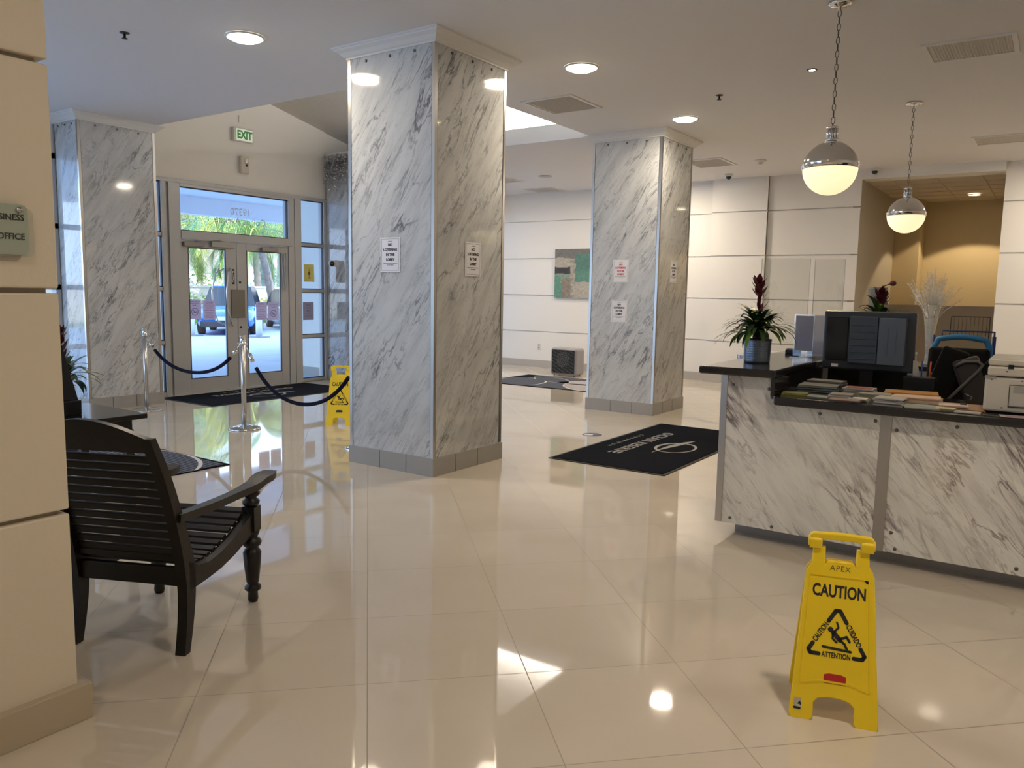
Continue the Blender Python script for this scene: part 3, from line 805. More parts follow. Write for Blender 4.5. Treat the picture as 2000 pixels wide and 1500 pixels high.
s = MB(); s.lathe([(.0, .0012), (.05, .0012)], 20, c=(7.33, 4.05, 0), cap=False); s.build('sticker_print', paper_m, dk)

# ================================================================== ROPE BARRIER
def stanchion(x, y, label):
    t = thing('rope_stanchion', label, 'stanchion', (x, y, 0), 0, 'steel rope stanchions')
    s = MB(); s.lathe([(.165, 0), (.168, .008), (.160, .018), (.09, .036), (.04, .050), (.03, .052)], 40); s.build('base', chrome_m, t)
    s = MB(); s.lathe([(.025, .05), (.025, .95)], 24); s.build('pole', steel_m, t)
    s = MB(); s.lathe([(.027, .905), (.036, .91), (.036, .925), (.028, .93), (.028, .985), (.033, .99), (.033, 1.0), (.001, 1.002)], 24)
    for k in range(4):
        a = PI/2*k; s.tube([(.030*math.cos(a), .030*math.sin(a), .918), (.055*math.cos(a), .055*math.sin(a), .918), (.055*math.cos(a), .055*math.sin(a), .90)], .004, 6)
    s.build('cap', chrome_m, t)
stanchion(5.22, 7.07, 'steel rope stanchion in the middle, in front of the doors')
stanchion(5.26, 9.00, 'steel rope stanchion at the left, before the left column')
stanchion(5.27, 5.36, 'steel rope stanchion mostly hidden behind the central column')
def rope(p, q, sag, label):
    t = thing('barrier_rope', label, 'rope', ((p[0]+q[0])/2, (p[1]+q[1])/2, 0), 0, 'velvet barrier ropes')
    P = Vector((p[0]-t.location.x, p[1]-t.location.y, .90)); Q = Vector((q[0]-t.location.x, q[1]-t.location.y, .90))
    d = (Q-P).normalized(); P += d*.055; Q -= d*.055
    pts = []
    N = 32; k = 2.2
    for i in range(N+1):
        u = i/N; c = (math.cosh(k*(2*u-1))-1)/(math.cosh(k)-1); pts.append(P.lerp(Q, u)+Vector((0, 0, -sag*(1-c))))
    def cut(a, b):
        return [x for i, x in enumerate(pts) if a <= i/N <= b]
    s = MB(); s.tube(cut(.07, .93), .0195, 14); s.build('velvet_cord', rope_m, t)
    for e in (cut(.02, .085), cut(.915, .98)): s = MB(); s.tube(e, .022, 14); s.build('end_ferrule', chrome_m, t)
    for a_, b_ in ((P, pts[1]), (pts[-2], Q)): s = MB(); s.tube([a_, b_], .006, 6); s.build('hook', chrome_m, t)
rope((5.26, 9.00), (5.22, 7.07), .36, 'navy velvet rope hanging between the left and middle stanchions')
rope((5.22, 7.07), (5.27, 5.32), .55, 'navy velvet rope sagging low from the middle stanchion to the column')

# ================================================================== CAUTION SIGNS
def caution(label, loc, rz, detailed):
    """local: sign front faces -Y, width along X, origin on floor midway"""
    t = thing('caution_sign', label, 'caution sign', loc, rz, 'yellow folding floor signs')
    Hh = .655; sp = .135
    a = math.atan2(sp, Hh-.03)
    L = math.hypot(sp, Hh-.03)
    wb, wt = .143, .113    # half widths
    def outline():
        return [(-wb, 0), (-wb+.012, -.002+.002), (-.078, 0), (-.070, .010), (-.070, .065), (-.055, .082), (-.02, .090), (.02, .090), (.055, .082), (.070, .065), (.070, .010), (.078, 0), (wb, 0),
                (wb+.002, .02), (wb-.004, .10), (wt-.002, L-.115), (wt-.020, L-.085), (wt-.022, L-.028), (wt-.058, L-.028), (wt-.058, L-.090), (wt-.062, L-.098), (.045, L-.082), (.038, L-.076), (-.038, L-.076), (-.045, L-.082),
                (-wt+.062, L-.098), (-wt+.058, L-.090), (-wt+.058, L-.028), (-wt+.022, L-.028), (-wt+.020, L-.085), (-wt+.002, L-.115), (-wb+.004, .10), (-wb-.002, .02)]
    F = frame((0, -sp, 0), (1, 0, 0), (0, sp, Hh-.03))          # front plane: normal = X x up -> faces -Y
    B = frame((0, sp, 0), (-1, 0, 0), (0, -sp, Hh-.03))
    for nm, T in (('front_panel', F), ('rear_panel', B)):
        plate(nm, [outline()], .016, yellow_m, t, T @ Matrix.Translation((0, 0, -.004)), .003)
        # raised rim of the recessed field
        rim = MB(); hw = lambda v: (wb-.022)+(wt-wb)*v/L
        k = [(-hw(.12), .125), (-.05, .112+.03), (.05, .112+.03), (hw(.12), .125), (hw(L-.13), L-.125), (-hw(L-.13), L-.125)]
        stroke(rim, k+[k[0]], .006, .003, .0065, T=T)
        rim.build('panel_rim', yellow_m, t)
    # hinge and handle
    z = Hh-.03
    for sx in (-1, 1):
        s = MB(); s.box(sx*.066, sx*.108, -.020, .020, z-.03, z+.004); s.tube([(sx*.064, 0, z-.006), (sx*.112, 0, z-.006)], .020, 14)
        s.build('hinge', yellow_m, t, bevel=.004)
    s = MB(); pr = [(-.108, z-.01), (-.108, z+.018), (-.096, z+.026), (0, z+.030), (.096, z+.026), (.108, z+.018), (.108, z-.01), (.09, z-.004), (.076, z+.004), (0, z+.006), (-.076, z+.004), (-.09, z-.004)]
    s.prism(pr, 'y', -.014, .014); s.build('handle', yellow_m, t, bevel=.004)
    S = F @ Matrix.Translation((0, 0, .0045))
    def tx(s_, size, x, y, m, bold=.03, sx=1., rot=0., nm='lettering', sk=1.):
        text(nm, s_, size, m, t, S @ Matrix.Translation((x, y, 0)) @ Matrix.Rotation(rot, 4, 'Z'), bold, .0004, sx=sx, space=sk)
    tx('CAUTION', .060, .0, .458, ink_m, .030, .66)
    # triangle: corner strokes and three words
    A, Bp, C = (0, .405), (-.100, .235), (.100, .235)
    def lerp(p, q, u): return (p[0]+(q[0]-p[0])*u, p[1]+(q[1]-p[1])*u)
    for c, p, q in ((A, Bp, C), (Bp, A, C), (C, A, Bp)):
        g = MB(); m_ = .30 if c is A else .21; stroke(g, [lerp(c, p, m_), lerp(c, p, .07), lerp(c, q, .07), lerp(c, q, m_)], .014, 0, .0008, T=S)
        g.build('triangle_corner', ink_m, t)
    an = math.atan2(A[1]-Bp[1], A[0]-Bp[0])
    tx('CAUTION', .026, *lerp(A, Bp, .545), ink_m, .030, .66, an)
    tx('CUIDADO', .026, *lerp(A, C, .545), ink_m, .030, .66, -an)
    tx('ATTENTION', .026, 0, .235, ink_m, .030, .66)
    g = MB()      # slipping figure
    stroke(g, [(-.045, .262), (.047, .256)], .009, 0, .0008, T=S)
    g.prism([(x, y) for x, y in ell(-.022, .325, .0095, .0095, 16)], 'z', 0, .0008, T=S)
    stroke(g, [(-.012, .315), (.010, .292)], .017, 0, .0008, T=S)
    stroke(g, [(-.010, .318), (.004, .335), (-.002, .352)], .007, 0, .0008, T=S)
    stroke(g, [(-.014, .312), (-.014, .294), (.000, .282)], .007, 0, .0008, T=S)
    stroke(g, [(.010, .292), (.026, .280), (.034, .264)], .009, 0, .0008, T=S)
    stroke(g, [(.012, .296), (.032, .306), (.042, .290)], .009, 0, .0008, T=S)
    g.build('slip_pictogram', ink_m, t)
    rl = mat('label_red', (.45, .012, .02), .5) if detailed else ink_m
    plate('brand_label', [[(-.036, .146), (.036, .146), (.037, .152), (.036, .166), (.02, .171), (-.02, .171), (-.036, .166), (-.037, .152)]], .001, rl, t, S)
    tx('Rubbermaid', .0125, 0, .1575, mat('label_pink', (.62, .25, .20), .5), .02)
    tx('Commercial Products', .008, 0, .138, rl, .01)
    if detailed:
        tx('APEX', .028, .0, L-.098, mat('marker_brown', (.12, .07, .02), .7), -.004, .95, -.02, 'handwriting', 1.15)
        d = MB(); stroke(d, [(.088, .512), (.094, .508)], .013, 0, .0008, T=S); stroke(d, [(.090, .504), (.098, .504)], .008, 0, .0008, T=S); d.build('ink_blot', ink_m, t)
        d = MB(); d.box(-.132, -.108, .028, .070, 0, .0008, T=S); d.build('old_label', mat('worn_label', (.45, .40, .28), .7, var=(90, .5)), t)
        d = MB(); stroke(d, [(-.117, .050), (-.112, .056), (-.110, .048)], .005, .0008, .0012, T=S); stroke(d, [(-.130, .035), (-.112, .034)], .008, .0008, .0012, T=S); d.build('old_label_print', ink_m, t)
    return t
rzc = math.atan2(-.965, .262)      # local +X runs from left foot to right foot
caution('large yellow caution sign in the right foreground marked APEX', (2.962, .583, 0), rzc, True)
caution('smaller-looking yellow caution sign half hidden by the central column', (6.13, 6.56, 0), math.atan2(-.80, .55), False)

# ================================================================== PLANTATION CHAIR
def chair(label, loc, rz):
    t = thing('plantation_armchair', label, 'chair', loc, rz)
    prof = [(-.300, 0), (-.272, .13), (-.258, .26), (-.268, .38), (-.300, .50), (-.345, .64), (-.400, .78), (-.475, .93)]
    def px(z):
        for (x0, z0), (x1, z1) in zip(prof[:-1], prof[1:]):
            if z0 <= z <= z1: return x0+(x1-x0)*(z-z0)/(z1-z0)
        return prof[-1][0]
    wdt = [.040, .050, .062, .070, .058, .050, .044, .036]
    for s_ in (-1, 1):
        m = MB(); y0, y1 = s_*.228, s_*.272
        poly = [(x-w_/2, z) for (x, z), w_ in zip(prof, wdt)]+[(x+w_/2, z) for (x, z), w_ in list(zip(prof, wdt))[::-1]]
        # smooth by subdividing with Catmull-Rom
        def cr(P):
            out = []
            for i in range(len(P)-1):
                p0 = P[max(i-1, 0)]; p1 = P[i]; p2 = P[i+1]; p3 = P[min(i+2, len(P)-1)]
                for k in range(4):
                    u = k/4
                    out.append(tuple(.5*((2*p1[c])+(-p0[c]+p2[c])*u+(2*p0[c]-5*p1[c]+4*p2[c]-p3[c])*u*u+(-p0[c]+3*p1[c]-3*p2[c]+p3[c])*u**3) for c in (0, 1)))
            out.append(P[-1]); return out
        n = len(prof); A = cr(poly[:n]); Bq = cr(poly[n:])
        L0 = [(x, z) for x, z in A]; R0 = [(x, z) for x, z in Bq][::-1]
        for y, fl in ((y0, 0), (y1, 1)): m.strip([(x, y, z) for x, z in L0], [(x, y, z) for x, z in R0])
        m.strip([(x, y0, z) for x, z in L0], [(x, y1, z) for x, z in L0]); m.strip([(x, y0, z) for x, z in R0], [(x, y1, z) for x, z in R0])
        m.add([(L0[0][0], y0, 0), (R0[0][0], y0, 0), (R0[0][0], y1, 0), (L0[0][0], y1, 0)], [(0, 1, 2, 3)])
        k = len(L0)-1; m.add([(L0[k][0], y0, L0[k][1]), (R0[k][0], y0, L0[k][1]), (R0[k][0], y1, L0[k][1]), (L0[k][0], y1, L0[k][1])], [(0, 1, 2, 3)])
        for i in range(len(m.sm)): m.sm[i] = False
        m.build('rear_leg', wood_m, t)
        # seat side rail, dipping then rising to the front block
        top = [(-.27, .385), (-.20, .345), (-.12, .335), (-.03, .345), (.08, .375), (.18, .415), (.25, .445), (.30, .47)]
        bot = [(-.27, .26), (-.20, .262), (-.12, .266), (-.03, .274), (.08, .296), (.18, .326), (.25, .348), (.30, .37)]
        r = MB(); r.strip([(x, y0, z) for x, z in top], [(x, y0, z) for x, z in bot]); r.strip([(x, y1, z) for x, z in top], [(x, y1, z) for x, z in bot])
        r.strip([(x, y0, z) for x, z in top], [(x, y1, z) for x, z in top]); r.strip([(x, y0, z) for x, z in bot], [(x, y1, z) for x, z in bot])
        r.add([(.30, y0, .37), (.30, y1, .37), (.30, y1, .47), (.30, y0, .47)], [(0, 1, 2, 3)])
        r.build('side_rail', wood_m, t)
        # turned front leg
        f = MB(); c = (.275, s_*.25, 0)
        G = lambda P: [(r*1.13, z) for r, z in P]
        f.lathe(G([(.018, 0), (.022, .015), (.020, .05), (.034, .062), (.034, .078), (.022, .088), (.026, .10), (.033, .17), (.038, .245), (.030, .262), (.022, .268), (.036, .280), (.040, .295), (.034, .310), (.022, .318), (.030, .335), (.034, .352)]), 24, c)
        f.box(.243, .307, s_*.25-.032, s_*.25+.032, .352, .470)
        f.lathe(G([(.022, .470), (.034, .482), (.036, .496), (.024, .508), (.022, .514), (.036, .526), (.038, .538), (.024, .550), (.026, .572)]), 24, c)
        f.build('front_leg', wood_m, t)
        # arm with paddle end
        a = MB()
        N = 14; path = []
        for i in range(N+1):
            u = i/N; x = -.335+.785*u; z = .600-.018*math.sin(PI*u*.9)+(.012 if u > .8 else 0); path.append((x, z, .024+(.030*max(0, (u-.55)/.45)**1.2 if u < .93 else .030-.022*(u-.93)/.07)))
        A0 = [(x, s_*.262-w_, z) for x, z, w_ in path]; A1 = [(x, s_*.262+w_, z) for x, z, w_ in path]
        B0 = [(x, s_*.262-w_*.9, z-.034) for x, z, w_ in path]; B1 = [(x, s_*.262+w_*.9, z-.034) for x, z, w_ in path]
        a.strip(A0, A1); a.strip(B0, B1); a.strip(A0, B0); a.strip(A1, B1)
        a.add([A0[-1], A1[-1], B1[-1], B0[-1]], [(0, 1, 2, 3)]); a.add([A0[0], A1[0], B1[0], B0[0]], [(0, 1, 2, 3)])
        a.build('armrest', wood_m, t, bevel=.006)
    # back slats
    for i in range(12):
        z = .425+i*.0375; x = px(z)
        b = MB(); sl = math.atan2(-.045, .14)
        T = Matrix.Translation((x, 0, z)) @ Matrix.Rotation(-.33, 4, 'Y')
        b.box(-.007, .007, -.230, .230, -.0155, .0155, T=T); b.build('back_slat', wood_m, t, bevel=.003)
    # arched crest panel
    n = 16; c1 = []; c2 = []
    for i in range(n+1):
        y = -.265+.53*i/n; zt = .915+.085*math.cos(PI*y/.56); c1.append((y, zt)); 
    cb = MB(); 
    def P(y, z, off): return (px(min(z, .93))-(max(0, z-.93))*.5+off, y, z)
    f0 = [P(y, z, .016) for y, z in c1]; f1 = [P(y, z, -.016) for y, z in c1]; g0 = [P(y, .868, .012) for y, z in c1]; g1 = [P(y, .868, -.012) for y, z in c1]
    cb.strip(f0, g0); cb.strip(f1, g1); cb.strip(f0, f1); cb.strip(g0, g1)
    for k in (0, n): cb.add([f0[k], f1[k], g1[k], g0[k]], [(0, 1, 2, 3)])
    cb.build('crest_rail', wood_m, t, bevel=.004)
    b = MB(); b.box(-.275, -.245, -.229, .229, .275, .352); b.build('rear_apron', wood_m, t, bevel=.004)
    b = MB(); b.box(-.285, -.262, -.229, .229, .385, .410); b.build('lower_back_rail', wood_m, t, bevel=.003)
    b = MB(); b.box(.262, .292, -.219, .219, .392, .452); b.build('front_rail', wood_m, t, bevel=.004)
    top = [(-.24, .366), (-.20, .350), (-.155, .342), (-.11, .340), (-.065, .345), (-.02, .353), (.025, .366), (.07, .380), (.115, .398), (.16, .415), (.205, .434), (.25, .452)]
    for i, (x, z) in enumerate(top):
        sl = math.atan2(top[min(i+1, 11)][1]-top[max(i-1, 0)][1], top[min(i+1, 11)][0]-top[max(i-1, 0)][0])
        b = MB(); b.box(-.0165, .0165, -.230, .230, -.007, .007, T=Matrix.Translation((x, 0, z)) @ Matrix.Rotation(-sl, 4, 'Y')); b.build('seat_slat', wood_m, t, bevel=.002)
    return t
chair('black wooden slatted plantation armchair in the left foreground', (1.955, 3.205, 0), math.radians(24.2))

# ================================================================== PLANTS
leaf_g = mat('dark_leaf', (.020, .052, .012), .38, var=(14, .5))
leaf_g2 = mat('light_leaf', (.10, .20, .025), .4, var=(10, .4))
flower_m = mat('crimson_bract', (.075, .006, .014), .45)
soil_m = mat('soil', (.03, .02, .015), .9)
def bromeliad(name, label, loc, scale, pot, seed, group=None, nleaf=34, hstem=.33, pot_h=.155, pot_r=.072):
    random.seed(seed)
    t = thing(name, label, 'plant', loc, 0, group); k = scale
    if pot == 'zinc':
        s = MB(); r = pot_r; prof = [(r*.93, 0)]
        for i in range(9): z = .012+i*.016; prof += [(r*(.945+.006*i), z), (r*(.957+.006*i), z+.006), (r*(.945+.006*i), z+.012)]
        prof += [(r*1.03, pot_h-.006), (r*1.03, pot_h), (r*.97, pot_h), (r*.95, pot_h-.02)]
        s.lathe(prof, 36); s.build('pot', mat('zinc', (.17, .20, .25), .38, .8), t)
    else:
        s = MB(); s.lathe([(pot_r*.75, 0), (pot_r, pot_h), (pot_r*.93, pot_h), (pot_r*.9, pot_h-.02)], 28); s.build('pot', white_m if pot == 'white' else black_m, t)
    s = MB(); s.lathe([(.001, pot_h-.015), (pot_r*.93, pot_h-.018)], 20, cap=False); s.build('soil', soil_m, t)
    s = MB()
    for i in range(nleaf):
        a = 2*PI*i/nleaf*2.618+random.uniform(-.2, .2); lev = i/nleaf
        L = k*random.uniform(.23, .33)*(1.05-.28*lev); up = .10+.95*lev+random.uniform(-.15, .15); W = k*random.uniform(.015, .024)
        base = Vector((0, 0, pot_h+.01*k+.06*k*lev)); d = Vector((math.cos(a), math.sin(a), 0)); side = Vector((-d.y, d.x, 0))
        A = []; Bq = []; N = 9; p = base.copy(); ang = min(1.35, up+.25); droop = random.uniform(.11, .25)
        for j in range(N+1):
            u = j/N; w_ = W*(math.sin(PI*min(1, .15+u*.85)))**.7 if j < N else .0008
            A.append(p+side*w_); Bq.append(p-side*w_)
            p = p+(d*math.cos(ang)+Vector((0, 0, math.sin(ang))))*(L/N); ang -= droop*(.6+u)
        s.strip(A, Bq, 0 if i % 6 else 1)
    s.build('foliage', [leaf_g, leaf_g2], t)
    z0 = pot_h+.03; s = MB(); s.tube([(0, 0, z0), (-.004*k, .003*k, z0+hstem*.5*k), (-.012*k, .008*k, z0+hstem*k)], .0055*k, 8); s.build('flower_stem', flower_m, t)
    s = MB()
    for i in range(26):
        u = i/25; a = i*2.4; z = z0+hstem*k*(.38+.62*u); big = u > .55
        L = k*(.095 if not big else .078); el = .85 if not big else .80
        d = Vector((math.cos(a)*math.cos(el), math.sin(a)*math.cos(el), math.sin(el))); side = Vector((-math.sin(a), math.cos(a), 0)); p = Vector((-.010*k*u, .006*k*u, z))
        if not big and i % 2: continue
        W = k*(.013 if not big else .021)
        A = []; Bq = []
        for j in range(6):
            v = j/5; w_ = W*math.sin(PI*min(.97, .1+v*.9)); q_ = p+d*L*v+Vector((0, 0, .01*v*v)); A.append(q_+side*w_); Bq.append(q_-side*w_)
        s.strip(A, Bq)
    s.build('flower_spike', flower_m, t)
    return t
bromeliad('potted_bromeliad', 'red flowering bromeliad in a ribbed zinc pot on the high counter end', (5.17, 1.615, 1.07), 1.0, 'zinc', 5, 'bromeliads', nleaf=120, pot_r=.088)
bromeliad('potted_bromeliad', 'red flowering bromeliad on the black side table at the left', (2.50, 5.24, .70), .95, 'white', 11, 'bromeliads', nleaf=50)
bromeliad('potted_bromeliad', 'red flowering bromeliad behind the desk monitors, below the niche', (8.3, 1.417, .891), 1.5, 'black', 8, 'bromeliads', nleaf=44, hstem=.22, pot_h=.28, pot_r=.09)

# ================================================================== SIDE TABLE
t = thing('side_table', 'black side table with a plant, beyond the wooden armchair', 'table', (2.22, 5.06, 0))
s = MB(); s.box(-.53, .53, -.36, .36, .668, .70); s.build('tabletop', black_gloss, t, bevel=.004)
s = MB(); s.box(-.42, .46, -.30, .30, .60, .668); s.build('apron', black_m, t)
for a in (-1, 1):
    for b in (-1, 1): s = MB(); s.box(.02+a*.42-.025, .02+a*.42+.025, b*.28-.025, b*.28+.025, 0, .60); s.build('leg', black_m, t)
t = thing('desk_sign_holder', 'slanted black sign holder on the side table, half behind the pillar', 'sign holder', (2.30, 4.98, .70), math.radians(8))
s = MB(); s.box(-.14, .165, -.05, .05, 0, .09); s.build('base_box', black_m, t, bevel=.004)
s = MB(); s.prism([(-.16, .09), (.165, .09), (.075, .44), (-.16, .44)], 'y', -.02, .02); s.build('panel', black_gloss, t, bevel=.003)

# ================================================================== RECEPTION DESK
t = thing('reception_desk', 'marble fronted reception desk with black granite tops at the right', 'desk', (4.75, 0, 0))
DX = 4.75
def dbox(name, m, x0, x1, y0, y1, z0, z1, bevel=0):
    s = MB(); s.box(x0-DX, x1-DX, y0, y1, z0, z1); return s.build(name, m, t, bevel=bevel)
s = MB(); s.prism([(1.655, .085), (1.655, 1.02), (1.365, 1.02), (1.365, .865), (.775, .865), (.775, .085)], 'x', 0, .03)
s.build('front_panel', marble_d, t)
for y0, y1 in ((-.62, .715), (-2.0, -.68)): dbox('front_panel', marble_d, 4.75, 4.78, y0, y1, .085, .865)
dbox('steel_corner_strip', steel_m, 4.745, 4.79, 1.655, 1.695, .085, 1.02)
for y in (.745, -.65): dbox('steel_joint_strip', mat('dull_steel', (.42, .40, .37), .38, .9), 4.746, 4.78, y-.03, y+.03, .085, .866)
dbox('carcass', taupe_m, 4.79, 5.25, -2.0, 1.36, .085, .865); dbox('high_carcass', mat('desk_side', (.33, .32, .30), .5), 4.79, 6.4, 1.37, 1.69, .085, 1.02)
dbox('toe_kick', mat('kick_steel', (.36, .34, .32), .4, .6), 4.89, 6.3, -2.0, 1.61, 0, .085)
dbox('staff_worktop', black_m, 5.25, 5.95, -1.9, 1.36, .72, .75); dbox('staff_modesty_panel', black_m, 5.90, 5.93, -1.9, 1.30, .10, .72)
s = MB(); s.prism([(4.655, -2.02), (5.30, -2.02), (5.30, 1.345), (4.655, 1.345)], 'z', .867, .918, T=Matrix.Translation((-DX, 0, 0))); s.build('low_granite_top', stone_black, t, bevel=.012, seg=3)
s = MB()
pl = [(4.665, 1.345), (6.45, 1.345), (6.45, 1.815), (4.665, 1.815)]
s.prism(pl, 'z', 1.022, 1.070, T=Matrix.Translation((-DX, 0, 0))); s.build('high_granite_top', stone_black, t, bevel=.012, seg=3)
dbox('granite_riser', stone_black, 4.67, 6.40, 1.345, 1.368, .918, 1.025)
s = MB(); s.lathe([(.30, 1.03), (.305, 1.034), (.305, 1.062), (.30, 1.066)], 48, c=(5.98-DX, 1.70, 0), cap=True); s.build('round_counter_end', mat('blue_steel_rim', (.30, .34, .45), .2, .9), t)
b = mat('bolt_grey')
for i, (y, z) in enumerate(((1.62, .96), (1.40, .95), (1.38, .90), (1.60, .12), (1.34, .11), (.80, .82), (.80, .12), (.69, .78), (.68, .20), (.655, .11), (.40, .83), (.06, .79), (.08, .12), (1.10, .83))):
    s = MB(); s.lathe([(.010, -.001), (.010, .003), (.006, .006)], 12, T=Matrix.Translation((0, y, z)) @ Matrix.Rotation(-PI/2, 4, 'Y')); s.build('panel_bolt', b, t)

# ================================================================== THINGS ON AND BEHIND THE DESK
ZL, ZH = .918, 1.070
def stack(name, label, cat, y, x, w_, d_, hgt, color, n=6, rz=0., jitter=.008, group='papers on the low counter', top=None, z=ZL):
    """stack of sheets / booklets: w_ along Y, d_ along X"""
    t = MB(); random.seed(int(y*1000)+n)
    for i in range(n):
        jx, jy = random.uniform(-jitter, jitter), random.uniform(-jitter, jitter); a = random.uniform(-.05, .05)
        T = Matrix.Translation((jx, jy, 0)) @ Matrix.Rotation(a, 4, 'Z')
        t.box(-d_/2, d_/2, -w_/2, w_/2, hgt*i/n, hgt*(i+.82)/n, 0 if i % 3 else 1, T=T)
    m1 = mat('paper_%s' % '_'.join('%02d' % int(c*100) for c in color), color, .6)
    dk = tuple(c*.62 for c in color); m2 = mat('paper_%s' % '_'.join('%02d' % int(c*100) for c in dk), dk, .6)
    o = t.build(name, [m1, m2], loc=(x, y, z), rot=(0, 0, rz)); tag(o, label, cat, group)
    if top:
        s = MB(); s.box(-d_/2*.8, d_/2*.8, -w_/2*.8, w_/2*.8, hgt, hgt+.001); s.build('cover_print', mat('cover_%s' % '_'.join('%02d' % int(c*100) for c in top), top, .5), o)
    return o
B = 'brochure_stack'; P_ = 'paper_stack'; F = 'folder'
stack(B, 'olive green brochures at the left corner of the low counter', 'brochures', 1.255, 4.78, .14, .11, .022, (.20, .20, .03), 4, .15)
stack(P_, 'tall stack of grey-blue sheets against the granite riser', 'papers', 1.18, 5.03, .22, .20, .055, (.16, .19, .20), 10, .1)
stack(P_, 'loose dark sheets on top behind the grey-blue stack', 'papers', 1.17, 5.18, .21, .12, .070, (.13, .13, .12), 6, -.1)
stack(B, 'thin grey leaflet right of the olive brochures', 'brochures', 1.12, 4.79, .13, .10, .012, (.22, .23, .20), 2, -.12)
stack(B, 'small white booklets in front of the red-topped pile', 'brochures', 1.005, 4.82, .12, .10, .034, (.38, .35, .30), 4, .05)
stack(B, 'pile of grey booklets with a red cover', 'brochures', .945, 5.02, .17, .13, .055, (.30, .28, .26), 6, .05, top=(.25, .06, .05))
stack(B, 'flat brown leaflets near the counter edge before the white slip', 'brochures', .965, 4.71, .16, .08, .014, (.17, .11, .09), 3, 0)
stack(P_, 'single bright white slip near the counter edge', 'papers', .90, 4.805, .10, .07, .020, (.62, .58, .50), 2, .02)
stack(B, 'green-edged open booklets left of the orange folder', 'brochures', .83, 4.93, .17, .13, .040, (.24, .23, .17), 5, -.1)
stack(F, 'orange folder pile toward the back of the low counter', 'folder', .675, 5.10, .28, .17, .045, (.60, .26, .03), 4, .12, group='folders on the low counter')
stack(P_, 'pink and cream papers in front of the orange folder', 'papers', .625, 4.93, .25, .14, .040, (.55, .38, .28), 5, .05)
stack(P_, 'curled grey magazine stack at the counter edge', 'papers', .735, 4.755, .15, .13, .042, (.36, .34, .31), 6, -.04)
stack(B, 'pale map leaflets right of the curled magazines', 'brochures', .575, 4.735, .17, .11, .013, (.50, .48, .38), 3, .06, top=(.25, .30, .27))
stack(B, 'cream note cards left of the brown clipboard', 'brochures', .455, 4.745, .09, .08, .014, (.58, .50, .30), 2, -.1)
stack('clipboard', 'brown clipboard left of the printer', 'clipboard', .39, 4.90, .22, .27, .008, (.30, .17, .09), 2, 0, .001)
stack(P_, 'white papers at the counter edge left of the printer', 'papers', .355, 4.70, .12, .07, .006, (.60, .57, .50), 1, .03)
o = stack('loose_sheet', 'printed white sheet lying in front of the printer', 'paper', .135, 4.70, .15, .09, .002, (.62, .58, .52), 1, .2)
s = MB()
for i in range(6): s.box(-.035+i*.011, -.031+i*.011, -.05, .05, .0018, .0022)
s.build('print_lines', faint_r, o)
t = thing('phone', 'white smartphone lying left of the printer', 'phone', (4.80, .43, ZL+.006), .1)
s = MB(); s.box(-.035, .035, -.07, .07, .012, .022); s.build('body', mat('phone_pink', (.62, .48, .42), .3), t, bevel=.004)
s = MB(); s.box(-.012, .012, -.062, -.03, .022, .024); s.build('camera_bump', black_gloss, t)
stack('folder', 'green folder under the monitors', 'folder', .93, 5.40, .16, .12, .02, (.03, .09, .01), 2, 0, group='folders on the low counter', z=.75)

# printer
t = thing('printer', 'cream multifunction printer at the right end of the low counter', 'printer', (4.99, .08, ZL))
pm = mat('printer_cream', (.50, .46, .38), .45); pg = mat('printer_grey', (.30, .29, .26), .4)
s = MB(); s.box(-.20, .20, -.22, .215, .008, .19); s.build('body', pm, t, bevel=.012)
s = MB(); s.box(-.215, .19, -.225, .205, .195, .245); s.build('scanner_bed', pm, t, bevel=.010)
s = MB(); s.box(-.21, .19, -.225, .205, .248, .285); s.build('lid', pm, t, bevel=.010)
s = MB(); s.box(-.222, -.205, .09, .115, .236, .256); s.build('lid_latch', black_m, t)
s = MB(); s.box(-.206, -.19, -.20, .10, .042, .148); s.build('front_door', mat('printer_door', (.44, .41, .35), .5), t, bevel=.003)
s = MB(); s.box(-.2075, -.205, -.2, .085, .112, .146); s.box(-.2085, -.205, -.035, .005, .07, .09, 1); s.build('door_window', [pg, black_m], t)
g = MB(); g.box(-.2075, -.2055, -.20, .104, .150, .153); g.box(-.2075, -.2055, .101, .104, .038, .152); g.box(-.2075, -.2055, -.2, .104, .036, .040); g.build('door_seam', ink_m, t)
for y, z in ((.12, .22), (.185, .175), (.05, .175), (.13, .03)): s = MB(); s.box(-.2165 if z > .2 else -.2015, -.2 , y-.004, y+.004, z-.003, z+.003); s.build('button', black_m, t)
s = MB(); s.box(-.203, -.15, .165, .2165, .178, .192); s.build('paper_guide', pg, t)
for x in (-.17, .17):
    for y in (-.19, .19): s = MB(); s.lathe([(.012, 0), (.012, .01)], 10, (x, y, 0)); s.build('foot', black_m, t)
s = MB(); s.box(-.19, .02, -.20, -.02, 0, .006, T=Matrix.Rotation(.1, 4, 'Z')); s.box(-.17, .0, -.21, -.05, .006, .03, T=Matrix.Rotation(-.1, 4, 'Z'))
tag(s.build('paper_heap', paper_m, loc=(5.0, .08, ZL+.286)), 'crumpled white papers on top of the printer', 'papers')

